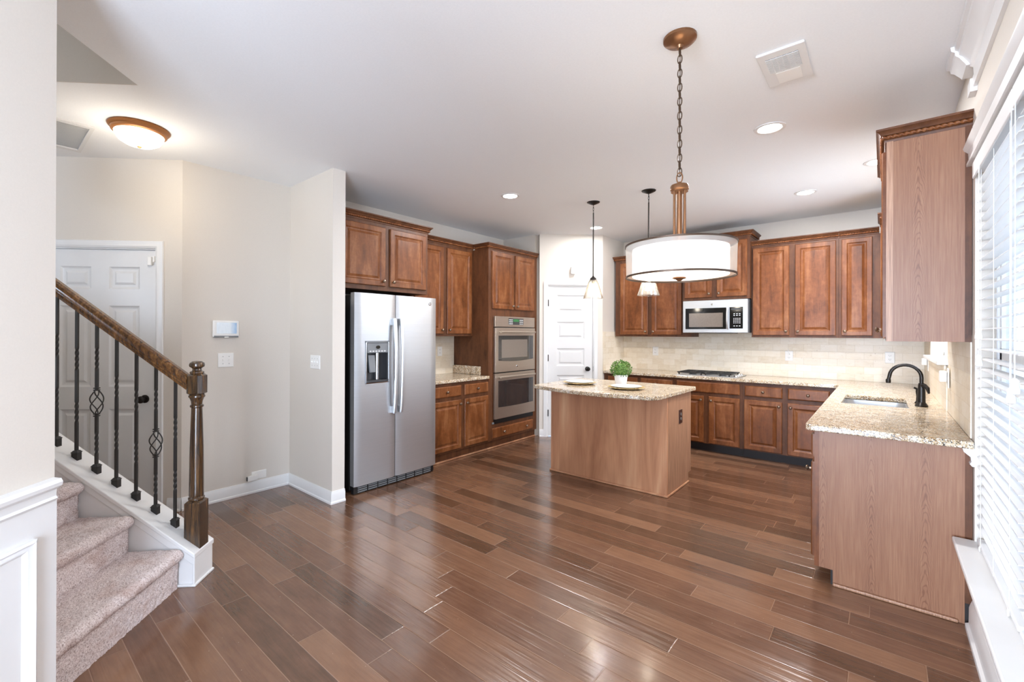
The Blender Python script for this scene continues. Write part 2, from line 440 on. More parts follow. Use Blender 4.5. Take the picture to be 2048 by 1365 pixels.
# ------------------------------------------------------------------ room shell
XE, YE = -6.2, -6.5                   # limits of what is built on the open sides
HOLE = (-1.784, 1.65, 2.61)            # stairwell opening in the ceiling: u below, w from, w to
def floor_and_ceiling():
    mb = MB(); mb.box(XE, XR+0.12, YE, YB+0.1, -0.08, 0.0)
    structure('floor', mb, 'floor_planks', 'dark brown hand-scraped hardwood plank floor', 'floor')
    bm = bmesh.new()
    vs = [bm.verts.new((x, y, H)) for x, y in ((XE, YE), (XR+0.12, YE), (XR+0.12, YB+0.1), (XE, YB+0.1))]
    bm.faces.new(vs)
    eu, ew = Vector((1/R2, 1/R2, 0)), Vector((-1/R2, 1/R2, 0))
    for nrm, c in ((eu, HOLE[0]), (ew, HOLE[1]), (ew, HOLE[2])):
        bmesh.ops.bisect_plane(bm, geom=bm.verts[:]+bm.edges[:]+bm.faces[:], plane_co=nrm*c, plane_no=nrm, dist=1e-5)
    kill = []
    for f in bm.faces:
        c = f.calc_center_median(); u, w = c.dot(eu), c.dot(ew)
        if u < HOLE[0] and HOLE[1] < w < HOLE[2]: kill.append(f)
    bmesh.ops.delete(bm, geom=kill, context='FACES')
    ex = bmesh.ops.extrude_face_region(bm, geom=bm.faces[:])
    bmesh.ops.translate(bm, verts=[g for g in ex['geom'] if isinstance(g, bmesh.types.BMVert)], vec=(0, 0, 0.22))
    o = finish(bm, 'ceiling', 'ceiling_paint', None, False, 0, 2, 0.6)
    tag(o, 'flat white painted ceiling with a stairwell opening', 'ceiling', None, 'structure')
    # walls of the stairwell above the opening
    mb = MB(); u0, w0, w1 = HOLE
    mb.box(-4.6, u0+0.02, w1-0.004, w1+0.1, H+0.0005, H+2.3); mb.box(-4.6, u0+0.02, w0-0.1, w0, H, H+2.3)
    mb.box(u0, u0+0.1, w0-0.1, w1+0.1, H+0.2, H+2.3); mb.box(-4.6, u0+0.1, w0-0.1, w1+0.1, H+2.3, H+2.4)
    o = structure('wall_stairwell', mb, 'wall_paint', 'beige wall seen up inside the stairwell opening', 'wall'); o.rotation_euler = (0, 0, PI/4)
floor_and_ceiling()

WIN1 = (1.28, 3.085, 0.425, 2.215)      # large window in the right wall: y0, y1, z0, z1
WIN2 = (4.20, 5.46, 1.225, 2.25)        # sink window
FILL_SIDE = (-3.75, -0.85, 2.2)               # unseen opening added to the right wall for fill light: y0, y1, top
FILL_REAR = (-5.2, 0.15, 0.25, 2.35)          # unseen rear opening added for fill light: x0, x1, z0, z1
def walls():
    def wl(name, label, mb): structure(name, mb, 'wall_paint', label, 'wall')
    mb = MB(); mb.box(XL-0.12, XL, HDY, CY0, 0, H)
    wl('wall_hall', 'short beige hall wall carrying the alarm panel', mb)
    mb = MB(); mb.box(XL-0.12, CX, CY0, CY1, 0, H)
    wl('wall_partition', 'beige stub wall between hall and refrigerator', mb)
    mb = MB(); mb.box(XL-0.12, XL, CY1, YP0+0.1, 0, H)
    wl('wall_left', 'beige wall behind the refrigerator and ovens', mb)
    mb = MB(); mb.box(XL-0.12, XP1-0.07, YP0, YP0+0.1, 0, H)
    wl('wall_pantry', 'narrow beige pantry wall beside the oven cabinet', mb)
    # pantry front (turned 45 degrees) with door opening
    wp = (YP0-XP1)/R2; u0, u1 = (XP1+YP0)/R2, (XS+YD)/R2; d0, d1, dz = 1.145, 1.79, 2.065
    mb = MB()
    mb.box(u0, d0, wp, wp+0.1, 0, H); mb.box(d1, u1, wp, wp+0.1, 0, H); mb.box(d0, d1, wp, wp+0.1, dz, H)
    o = structure('wall_pantry_front', mb, 'wall_paint', 'beige angled pantry wall around the five-panel door', 'wall'); o.rotation_euler = (0, 0, PI/4)
    mb = MB(); mb.box(XS-0.1, XS, YD, YB+0.1, 0, H)
    wl('wall_pantry_side', 'beige pantry side wall next to the left upper cabinets', mb)
    mb = MB(); mb.box(XS, XR+0.12, YB, YB+0.12, 0, H)
    wl('wall_back', 'beige back wall above the microwave cabinets', mb)
    # right wall with two window openings
    mb = MB(); x0, x1 = XR, XR+0.12; ys = [YE, WIN1[0], WIN1[1], WIN2[0], WIN2[1], YB]
    a_, b_, c_ = FILL_SIDE
    mb.box(x0, x1, ys[0], a_, 0, H); mb.box(x0, x1, b_, ys[1], 0, H); mb.box(x0, x1, a_, b_, c_, H)
    mb2 = MB(); p_, q_, r_, t_ = FILL_REAR
    mb2.box(XE, p_, YE-0.12, YE, 0, H); mb2.box(q_, XR+0.12, YE-0.12, YE, 0, H); mb2.box(p_, q_, YE-0.12, YE, 0, r_); mb2.box(p_, q_, YE-0.12, YE, t_, H)
    wl('wall_rear', 'beige wall behind the viewer with a wide opening added for light', mb2)
    mb.box(x0, x1, ys[2], ys[3], 0, H); mb.box(x0, x1, ys[4], ys[5], 0, H)
    mb.box(x0, x1, ys[1], ys[2], 0, WIN1[2]-0.012); mb.box(x0, x1, ys[1], ys[2], WIN1[3], H)
    mb.box(x0, x1, ys[3], ys[4], 0, WIN2[2]-0.012); mb.box(x0, x1, ys[3], ys[4], WIN2[3], H)
    wl('wall_right', 'beige window wall on the right of the room', mb)
    # hall wall with the white six-panel door, turned 45 degrees
    mb = MB(); uh = (XL+HDY)/R2; d0, d1, dz = -3.24, -2.395, 2.06
    mb.box(d1, uh, WD, WD+0.12, 0, H); mb.box(-3.9, d0, WD, WD+0.12, 0, H); mb.box(d0, d1, WD, WD+0.12, dz, H)
    o = structure('wall_hall_angled', mb, 'wall_paint', 'beige angled hall wall around the six-panel door', 'wall'); o.rotation_euler = (0, 0, PI/4)
    mb = MB(); mb.box(-3.98, -3.88, 1.54, WD+0.12, 0, H)  # unseen wall added to block sky light from the hall door
    o = structure('hall_light_block', mb, 'wall_paint', 'unseen beige wall added to keep sky light out of the hall', 'wall'); o.rotation_euler = (0, 0, PI/4)
    # wall at the foot of the stairs with the wainscot
    mb = MB(); mb.box(-1.52, -1.40, 0.2, 1.66, 0, H); mb.box(-3.6, -1.52, 1.54, 1.66, 0, H)
    o = structure('wall_front_left', mb, 'wall_paint', 'beige wall end in the left foreground above wainscot', 'wall'); o.rotation_euler = (0, 0, PI/4)
walls()

def sweep(mb, path, prof, closed_path=False):
    # prof = [(out, z)], path in plan; outward is to the left of the direction of travel
    n = len(path); loops = []
    for i in range(n):
        def dirn(a, b):
            d = Vector((b[0]-a[0], b[1]-a[1])); return d.normalized()
        d0 = dirn(path[i-1], path[i]) if i > 0 else dirn(path[0], path[1])
        d1 = dirn(path[i], path[i+1]) if i < n-1 else dirn(path[n-2], path[n-1])
        n0, n1 = Vector((-d0.y, d0.x)), Vector((-d1.y, d1.x))
        b = (n0+n1); b = b/max(1e-6, b.length); k = 1.0/max(0.2, b.dot(n0))
        loops.append([(path[i][0]+b.x*o*k, path[i][1]+b.y*o*k, z) for o, z in prof])
    return mb.loft(loops)
BASE_PROF = [(0.0, 0.0), (0.022, 0.0), (0.022, 0.014), (0.015, 0.02), (0.014, 0.075), (0.009, 0.088), (0.006, 0.1), (0.0, 0.1)]
def trims():
    # white baseboards
    mb = MB(); sweep(mb, [(XL, CY0), (XL, HDY+0.0)], BASE_PROF)
    structure('baseboard_hall', mb, 'trim_white', 'white baseboard along the hall wall', 'baseboard', smooth=True)
    mb = MB(); sweep(mb, [(CX, CY1), (CX, CY0), (XL, CY0)], BASE_PROF)
    structure('baseboard_partition', mb, 'trim_white', 'white baseboard wrapping the stub wall end', 'baseboard', smooth=True)
    uh = (XL+HDY)/R2
    mb = MB(); sweep(mb, [(uh, WD), (-2.305, WD)], BASE_PROF)
    o = structure('baseboard_hall_angled', mb, 'trim_white', 'short white baseboard beside the hall door casing', 'baseboard', smooth=True); o.rotation_euler = (0, 0, PI/4)
    wp = (YP0-XP1)/R2
    mb = MB(); sweep(mb, [(1.095, wp), ((XP1+YP0)/R2, wp)], BASE_PROF)
    o = structure('baseboard_pantry', mb, 'trim_white', 'small white baseboard between oven cabinet and pantry door', 'baseboard', smooth=True); o.rotation_euler = (0, 0, PI/4)
    mb = MB(); prof = [(0, 0), (0.03, 0), (0.03, 0.02), (0.018, 0.026), (0.017, 0.10), (0.012, 0.118), (0.006, 0.135), (0, 0.135)]
    sweep(mb, [(XR, YE), (XR, 3.10)][:], prof)
    structure('baseboard_right', mb, 'trim_white', 'tall white baseboard below the window sill', 'baseboard', smooth=True)
    # window stool, apron, head trim
    mb = MB(); mb.box(XR-0.075, XR+0.12, 1.0, 3.10, WIN1[2]-0.022, WIN1[2])
    o = structure('trim_1', mb, 'trim_white', 'deep white window sill board under the large blinds', 'sill', bevel=0.006)
    mb = MB(); sweep(mb, [(XR, 1.05), (XR, 3.075)], [(0, 0.30), (0.012, 0.30), (0.02, 0.315), (0.02, 0.36), (0.03, 0.375), (0.034, 0.403), (0, 0.403)])
    structure('trim_2', mb, 'trim_white', 'moulded white apron under the window sill', 'trim', smooth=True)
    mb = MB(); sweep(mb, [(XR, 1.05), (XR, 3.15), (XR+0.01, 3.15)], [(0, 2.222), (0.022, 2.222), (0.022, 2.236), (0.014, 2.24), (0.016, 2.285), (0.03, 2.30), (0.034, 2.312), (0, 2.312)])
    structure('trim_3', mb, 'trim_white', 'white head trim above the large window', 'trim', smooth=True)
    # crown moulding with stepped end over the window wall
    cp = [(0, 2.555), (0.014, 2.555), (0.016, 2.60), (0.012, 2.605), (0.014, 2.645), (0.026, 2.655), (0.03, 2.665), (0.05, 2.70), (0.062, 2.712), (0.064, 2.728), (0.076, 2.738), (0.078, H), (0, H)]
    mb = MB(); sweep(mb, [(XR, 0.3), (XR, 3.02)], cp)
    cp2 = [(0, 2.535), (0.024, 2.535), (0.024, 2.595), (0, 2.595)]
    sweep(mb, [(XR, 3.02), (XR, 3.10)], cp2); sweep(mb, [(XR, 3.0), (XR, 3.12), (XR+0.01, 3.12)], [(0, 2.655)]+[(o+0.012, z) for o, z in cp[5:-1]]+[(0, H)])
    structure('trim_4', mb, 'trim_white', 'white crown moulding at the ceiling above the large window', 'crown moulding', smooth=True, ang=0.5)
    # chair rail, wainscot and picture-frame moulding on the left foreground wall (turned frame)
    def rot(o): o.rotation_euler = (0, 0, PI/4); return o
    mb = MB(); rail = [(0, 0.822), (0.008, 0.822), (0.016, 0.832), (0.010, 0.84), (0.012, 0.862), (0.02, 0.868), (0.03, 0.876), (0.032, 0.888), (0.026, 0.899), (0.0, 0.902)]
    sweep(mb, [(-1.40, 1.655), (-1.40, 0.2)], rail)
    rot(structure('trim_5', mb, 'trim_white', 'white chair rail on the left foreground wall', 'chair rail', smooth=True))
    mb = MB(); mb.box(-1.40, -1.394, 0.2, 1.662, 0.0, 0.83)
    rot(structure('trim_6', mb, 'trim_white', 'flat white wainscot panel below the chair rail', 'wainscot'))
    mb = MB(); a0, a1, z0, z1 = 0.62, 1.576, 0.19, 0.727
    X0 = -1.394
    pr = [(0.0, 0.0), (0.0, 0.014), (0.008, 0.018), (0.016, 0.012), (0.026, 0.010), (0.034, 0.004), (0.038, 0.0)]
    loops = [[(X0+d, a0+i, z0+i), (X0+d, a1-i, z0+i), (X0+d, a1-i, z1-i), (X0+d, a0+i, z1-i)] for i, d in pr]
    mb.loft(loops, False, False)
    rot(structure('trim_7', mb, 'trim_white', 'white picture-frame moulding on the wainscot', 'trim', smooth=True, ang=0.5))
trims()
def rail_stub():
    mb = MB(); sweep(mb, [(XR, 3.088), (XR, 3.15)], [(0, 0.775), (0.008, 0.775), (0.016, 0.787), (0.010, 0.796), (0.013, 0.82), (0.024, 0.83), (0.036, 0.842), (0.04, 0.858), (0.032, 0.872), (0, 0.875)])
    structure('trim_8', mb, 'trim_white', 'short white chair rail end between counter and big window', 'chair rail', smooth=True)
rail_stub()

# ------------------------------------------------------------------ doors
def hinge(mb, u, w, z):
    mb.lathe([(0.007, z-0.045), (0.007, z+0.045)], (u, w, 0), 10)
def knob(mb, u, w, z):     # ball knob with rosette sticking out towards -w
    mb.lathe([(0.0, 0.0), (0.032, 0.0), (0.032, 0.004), (0.026, 0.008), (0.012, 0.010), (0.011, 0.03), (0.02, 0.036), (0.028, 0.046), (0.027, 0.056), (0.018, 0.064), (0.0, 0.066)],
             (u, w, z), 20, ax=lambda a, b, h: (a, -h, b))
def panel_door(mb, u0, u1, z1, w, panels, t=0.035):
    # slab with moulded panels on its -w face
    mb.box(u0, u1, w+0.012, w+t, 0.012, z1)
    us = sorted(set([u0, u1]+[p for q in panels for p in q[:2]])); zs = sorted(set([0.012, z1]+[p for q in panels for p in q[2:]]))
    for a, b in zip(us[:-1], us[1:]):
        for c, d in zip(zs[:-1], zs[1:]):
            mu, mz = (a+b)/2, (c+d)/2
            if not any(q[0] < mu < q[1] and q[2] < mz < q[3] for q in panels): mb.box(a, b, w, w+0.0125, c, d)
    for a, b, c, d in panels:
        mb.loft([[(a+i, w+e, c+i), (b-i, w+e, c+i), (b-i, w+e, d-i), (a+i, w+e, d-i)] for i, e in ((0, 0.0), (0.012, 0.009), (0.022, 0.0115), (0.034, 0.0115), (0.052, 0.003))], False, True)
def casing(mb, u0, u1, z1, w, wd=0.062):
    pr = [(0.0, 0.0), (0.006, -0.012), (0.02, -0.018), (0.045, -0.012), (0.058, -0.014), (wd, -0.008), (wd, 0.0)]
    # outward direction i from the opening
    path = [(u0, 0.0), (u0, z1), (u1, z1), (u1, 0.0)]
    loops = []
    for k, (u, z) in enumerate(path):
        lp = []
        for i, d in pr:
            if k == 0: q = (u-i, w+d, z)
            elif k == 1: q = (u-i, w+d, z+i)
            elif k == 2: q = (u+i, w+d, z+i)
            else: q = (u+i, w+d, z)
            lp.append(q)
        loops.append(lp)
    mb.loft(loops)
def doors():
    wp = (YP0-XP1)/R2
    r = root('door_1', 'white five-panel pantry door behind the island', 'door', (1.468, wp, 0), True, kind='structure')
    mb = MB(); ps = [(1.278, 1.662, z0, z0+0.24) for z0 in (1.69, 1.325, 0.96, 0.595, 0.23)]
    panel_door(mb, 1.163, 1.775, 2.048, wp+0.012, ps); mb.build('slab', 'door_white', r)
    mb = MB(); casing(mb, 1.152, 1.784, 2.056, wp, 0.056)
    mb.build('casing', 'trim_white', r, smooth=True, ang=0.5)
    mb = MB(); mb.box(1.146, 1.16, wp, wp+0.06, 0, 2.064); mb.box(1.778, 1.79, wp, wp+0.06, 0, 2.064); mb.box(1.146, 1.79, wp, wp+0.06, 2.05, 2.064)
    mb.build('jamb', 'trim_white', r)
    mb = MB(); knob(mb, 1.704, wp+0.012, 0.92); mb.build('knob', 'bronze_dark', r, smooth=True)
    for z in (1.82, 1.07, 0.32):
        mb = MB(); hinge(mb, 1.158, wp+0.004, z); mb.build('hinge', 'bronze_dark', r, smooth=True)
    mb = MB(); mb.box(1.779, 1.785, wp+0.0, wp+0.01, 0.885, 0.955); mb.build('strike_plate', 'bronze_dark', r)
    r = root('door_2', 'white six-panel hall door behind the stair railing', 'door', (-2.82, WD, 0), True, kind='structure')
    mb = MB(); ps = []
    for a, b in ((-2.753, -2.527), (-3.11, -2.884)):
        ps += [(a, b, 1.738, 1.913), (a, b, 0.975, 1.608), (a, b, 0.20, 0.802)]
    panel_door(mb, -3.226, -2.409, 2.045, WD+0.012, ps); mb.build('slab', 'door_white', r)
    mb = MB(); casing(mb, -3.232, -2.402, 2.053, WD, 0.062); mb.build('casing', 'trim_white', r, smooth=True, ang=0.5)
    mb = MB(); mb.box(-3.24, -3.229, WD, WD+0.06, 0, 2.06); mb.box(-2.406, -2.395, WD, WD+0.06, 0, 2.06); mb.box(-3.24, -2.395, WD, WD+0.06, 2.048, 2.06)
    mb.build('jamb', 'trim_white', r)
    mb = MB(); knob(mb, -2.484, WD+0.012, 0.878); mb.build('knob', 'bronze_dark', r, smooth=True)
    # alarm contact on the hall door corner
    r = root('door_sensor', 'small white alarm contact at the top corner of the hall door', 'sensor', (-2.44, WD, 1.96), True)
    mb = MB(); mb.box(-2.462, -2.432, WD-0.006, WD+0.012, 1.925, 1.992); mb.build('transmitter', 'white_plastic', r, bevel=0.003)
    mb = MB(); mb.box(-2.414, -2.402, WD-0.018, WD, 1.95, 1.995); mb.build('magnet', 'white_plastic', r, bevel=0.002)
doors()

# ------------------------------------------------------------------ cabinet parts
def knob_mb(F, s, d, z):
    mb = MB(lambda a, b, c: F(a, b, c))
    mb.lathe([(0.0, 0.0), (0.007, 0.0), (0.006, 0.010), (0.0075, 0.014), (0.014, 0.017), (0.016, 0.022), (0.013, 0.027), (0.006, 0.030), (0.0, 0.0305)], (s, d, z), 14, ax=lambda a, b, h: (a, h, b))
    return mb
def raised_door(F, s0, s1, z0, z1, d, parent, kn=None, mat='cabinet_wood'):
    mb = MB(F); w = 0.054 if s1-s0 > 0.26 else 0.048
    mb.rings(s0, s1, z0, z1, [(0, d), (0, d+0.014), (0.005, d+0.0195), (w-0.006, d+0.0195), (w, d+0.015), (w+0.004, d+0.011), (w+0.014, d+0.009), (w+0.034, d+0.0165), (w+0.036, d+0.017)])
    o = mb.build('door', mat, parent)
    if kn:
        knob_mb(F, kn[0], d+0.0195, kn[1]).build('knob', 'knob_bronze', o, smooth=True)
    return o
def drawer(F, s0, s1, z0, z1, d, parent, knobs=()):
    mb = MB(F); mb.rings(s0, s1, z0, z1, [(0, d), (0, d+0.012), (0.003, d+0.015), (0.012, d+0.0195)])
    o = mb.build('drawer_front', 'cabinet_wood', parent)
    for s in knobs: knob_mb(F, s, d+0.0195, (z0+z1)/2).build('knob', 'knob_bronze', o, smooth=True)
    return o
CROWN = [(0.0, 0.0), (0.005, 0.0), (0.008, 0.008), (0.008, 0.014), (0.013, 0.017), (0.013, 0.032), (0.022, 0.036), (0.026, 0.044), (0.036, 0.054), (0.042, 0.058), (0.042, 0.068), (0.0, 0.068)]
def crown(F, path, z, parent):
    mb = MB(F); sweep(mb, path, [(o, z+h) for o, h in CROWN]); c = mb.build('crown_moulding', 'cabinet_dark', parent, smooth=True, ang=0.4)
    # twisted rope bead
    n = len(path); pts = []
    for i in range(n):
        d0 = Vector((path[i][0]-path[i-1][0], path[i][1]-path[i-1][1])).normalized() if i > 0 else None
        d1 = Vector((path[i+1][0]-path[i][0], path[i+1][1]-path[i][1])).normalized() if i < n-1 else None
        d0 = d0 or d1; d1 = d1 or d0
        n0, n1 = Vector((-d0.y, d0.x)), Vector((-d1.y, d1.x)); b = (n0+n1).normalized(); k = 1/max(0.2, b.dot(n0))
        pts.append((path[i][0]+b.x*0.016*k, path[i][1]+b.y*0.016*k))
    for a, b in zip(pts[:-1], pts[1:]):
        L = math.hypot(b[0]-a[0], b[1]-a[1])
        if L < 0.06: continue
        m = max(2, int(L/0.004)); st = L/m
        P = [(a[0]+(b[0]-a[0])*i/m, a[1]+(b[1]-a[1])*i/m, z+0.0245) for i in range(m+1)]
        mb = MB(F); mb.tube(P, 0.0082, 10, shape=lambda th, i: 1+0.40*math.cos(2*(th+2*PI*i*st/0.046)))
        mb.build('rope_trim', 'cabinet_wood', c, smooth=True, ang=1.2)
def cabinet(name, label, F, s0, s1, z0, z1, dep, doors=(), drawers=(), toe=0.0, crown_path=None, group=None, cat='cabinet', hollow=False, d0=0.002):
    c = F((s0+s1)/2, dep/2, 0.0 if toe else z0)
    r = root(name, label, cat, c, group=group)
    mb = MB(F)
    if hollow:
        for q in ((s0, s0+0.018, d0, dep, z0, z1), (s1-0.018, s1, d0, dep, z0, z1), (s0, s1, d0, dep, z0, z0+0.018), (s0, s1, d0, d0+0.012, z0, z1), (s0, s1, dep-0.02, dep, z0, z1)): mb.box(*q)
    else: mb.box(s0, s1, d0, dep, z0, z1)
    mb.build('carcass', 'cabinet_dark', r)
    if toe:
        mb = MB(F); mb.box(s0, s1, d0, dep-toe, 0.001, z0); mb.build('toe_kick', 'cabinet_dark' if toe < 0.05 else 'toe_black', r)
    for (a, b, c_, d_, ks) in doors:
        kz = d_-0.045 if z0 < 0.8 and z1 < 1.2 else c_+0.045
        ka = {'R': b-0.028, 'L': a+0.028, None: None}[ks]
        raised_door(F, a, b, c_, d_, dep, r, (ka, kz) if ka is not None else None)
    for (a, b, c_, d_, kn) in drawers: drawer(F, a, b, c_, d_, dep, r, kn)
    if crown_path: crown(F, crown_path, z1-0.004, r)
    return r

def cabinets():
    g1 = 'wall cabinets'; 
    # fridge wall
    d = 0.600
    r = cabinet('wall_cabinet', 'deep two-door wall cabinet over the refrigerator', fL, CY1+0.004, 3.062, 1.80, 2.432, d,
            [(2.07, 2.536, 1.842, 2.395, 'R'), (2.59, 3.034, 1.842, 2.395, 'L')], crown_path=[(CY1+0.004, d), (3.062, d), (3.062, 0.0)])
    d = 0.335
    cabinet('wall_cabinet', 'two-door wall cabinet between refrigerator and oven tower', fL, 3.066, 4.014, 1.368, 2.428, d,
            [(3.10, 3.52, 1.395, 2.392, 'R'), (3.577, 3.985, 1.395, 2.392, 'L')], crown_path=[(3.066, d), (4.0175, d)])
    d = 0.595
    r = cabinet('oven_cabinet', 'tall brown cabinet housing the double wall oven', fL, 4.018, 5.006, 0.10, 2.425, d, toe=0.03,
            doors=[(4.077, 4.486, 1.703, 2.40, 'R'), (4.525, 4.928, 1.703, 2.40, 'L')],
            drawers=[(4.075, 4.91, 0.125, 0.252, (4.29, 4.752))], crown_path=[(4.018, 0.379), (4.018, d), (5.004, d)])
    mb = MB(fL); mb.box(4.018, 5.006, d-0.03, d-0.015, 0.001, 0.02); mb.build('shoe_moulding', 'island_veneer', r, bevel=0.006)
    r = cabinet('base_cabinet', 'two-drawer base cabinet between refrigerator and ovens', fL, 3.075, 4.014, 0.10, 0.857, d, toe=0.03,
            doors=[(3.11, 3.555, 0.122, 0.662, 'R'), (3.608, 4.006, 0.122, 0.662, 'L')],
            drawers=[(3.11, 3.555, 0.705, 0.825, (3.33,)), (3.608, 4.006, 0.705, 0.825, (3.81,))])
    mb = MB(fL); mb.box(3.075, 4.014, d-0.03, d-0.015, 0.001, 0.02); mb.build('shoe_moulding', 'island_veneer', r, bevel=0.006)
    # back wall uppers
    d = 0.325
    cabinet('wall_cabinet', 'two-door wall cabinet next to the pantry, partly behind the drum lamp', fB, -2.895, -1.858, 1.366, 2.428, d,
            [(-2.82, -2.42, 1.39, 2.392, 'R'), (-2.369, -1.972, 1.39, 2.392, 'L')], crown_path=[(-1.858, d), (-2.895, d), (-2.895, 0.0)][::-1][:] and [(-2.895, 0.0), (-2.895, d), (-1.935, d)])
    dm = 0.40
    cabinet('wall_cabinet', 'raised two-door wall cabinet directly above the microwave', fB, -1.932, -1.178, 1.822, 2.553, dm,
            [(-1.912, -1.59, 1.853, 2.52, 'R'), (-1.535, -1.205, 1.853, 2.52, 'L')], crown_path=[(-1.932, 0.0), (-1.932, dm), (-1.178, dm), (-1.178, 0.0)], d0=0.002)
    cabinet('wall_cabinet', 'two-door wall cabinet right of the microwave', fB, -1.174, -0.358, 1.366, 2.428, d,
            [(-1.16, -0.80, 1.391, 2.402, 'R'), (-0.744, -0.38, 1.391, 2.402, 'L')], crown_path=[(-1.174, d), (-0.358, d)])
    cabinet('wall_cabinet', 'narrow one-door wall cabinet in the back right corner', fB, -0.356, 0.0, 1.366, 2.428, d,
            [(-0.332, -0.083, 1.391, 2.402, 'L')], crown_path=[(-0.356, d), (-0.03, d)])
    # right wall uppers
    d = 0.318
    r = cabinet('wall_cabinet', 'large wall cabinet with a veneered end panel beside the big window', fR, 3.165, 3.99, 1.366, 2.425, d,
            [(3.20, 3.56, 1.388, 2.385, 'R'), (3.60, 3.96, 1.388, 2.385, 'L')], crown_path=[(3.99, d), (3.165, d), (3.165, 0.0)][::-1] and None)
    rf = lambda s, dd, z: (XR-dd, -s, z)         # same wall with s reversed so that outward stays left of travel
    crown(rf, [(-3.99, 0.0), (-3.99, d), (-3.165, d), (-3.165, 0.0)][::-1] and [(-3.99, 0.0), (-3.99, d), (-3.165, d), (-3.165, 0.0)], 2.421, r)
    mb = MB(fR); mb.box(3.16, 3.165, 0.026, d-0.028, 1.366, 2.425); mb.build('end_panel', 'veneer_panel', r)
    mb = MB(fR); mb.box(3.158, 3.165, 0.002, 0.026, 1.40, 2.425); mb.build('filler_strip', 'cabinet_dark', r)
    mb = MB(fR); mb.box(3.158, 3.165, d-0.028, d, 1.366, 2.425); mb.build('face_frame', 'veneer_side', r)
    r = cabinet('wall_cabinet', 'corner wall cabinet beyond the sink window', fR, 5.50, 5.962, 1.366, 2.47, d+0.01, [(5.53, 5.90, 1.391, 2.43, 'L')])
    crown(rf, [(-5.955, d+0.01), (-5.50, d+0.01), (-5.50, 0.0)], 2.466, r)
    # back wall base
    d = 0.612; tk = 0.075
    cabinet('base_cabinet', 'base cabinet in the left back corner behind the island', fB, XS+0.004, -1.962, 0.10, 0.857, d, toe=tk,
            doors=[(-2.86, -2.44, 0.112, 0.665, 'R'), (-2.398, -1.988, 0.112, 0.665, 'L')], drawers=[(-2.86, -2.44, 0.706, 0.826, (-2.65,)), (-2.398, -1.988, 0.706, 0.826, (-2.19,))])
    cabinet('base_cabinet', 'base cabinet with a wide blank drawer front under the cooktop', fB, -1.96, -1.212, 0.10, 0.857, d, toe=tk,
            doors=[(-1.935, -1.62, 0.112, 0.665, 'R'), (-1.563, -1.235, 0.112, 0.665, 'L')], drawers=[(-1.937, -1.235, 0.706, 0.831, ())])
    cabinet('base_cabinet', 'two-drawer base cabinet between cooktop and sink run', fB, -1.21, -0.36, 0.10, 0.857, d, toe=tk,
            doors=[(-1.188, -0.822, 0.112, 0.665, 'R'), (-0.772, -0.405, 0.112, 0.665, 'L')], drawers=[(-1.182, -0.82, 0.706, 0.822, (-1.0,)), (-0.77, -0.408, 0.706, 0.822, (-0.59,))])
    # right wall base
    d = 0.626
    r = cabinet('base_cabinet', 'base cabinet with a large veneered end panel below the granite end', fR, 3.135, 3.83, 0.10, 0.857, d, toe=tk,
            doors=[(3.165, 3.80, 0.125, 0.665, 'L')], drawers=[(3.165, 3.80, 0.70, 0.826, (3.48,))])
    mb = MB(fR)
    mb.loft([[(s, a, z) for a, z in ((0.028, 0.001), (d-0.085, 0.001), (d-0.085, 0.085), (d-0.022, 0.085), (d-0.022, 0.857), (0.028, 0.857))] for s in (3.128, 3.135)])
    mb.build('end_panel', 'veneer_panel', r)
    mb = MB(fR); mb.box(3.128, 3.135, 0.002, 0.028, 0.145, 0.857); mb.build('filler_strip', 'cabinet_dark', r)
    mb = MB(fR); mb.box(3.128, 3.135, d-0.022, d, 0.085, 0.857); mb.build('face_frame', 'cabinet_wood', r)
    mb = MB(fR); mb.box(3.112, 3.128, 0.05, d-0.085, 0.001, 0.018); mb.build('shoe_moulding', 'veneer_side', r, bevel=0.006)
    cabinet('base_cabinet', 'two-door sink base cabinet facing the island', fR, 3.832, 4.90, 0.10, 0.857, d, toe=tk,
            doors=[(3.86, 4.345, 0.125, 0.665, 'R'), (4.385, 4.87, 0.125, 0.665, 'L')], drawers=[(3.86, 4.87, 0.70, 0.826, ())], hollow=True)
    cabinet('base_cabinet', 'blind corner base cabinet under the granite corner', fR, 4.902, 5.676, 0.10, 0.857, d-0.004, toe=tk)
cabinets()

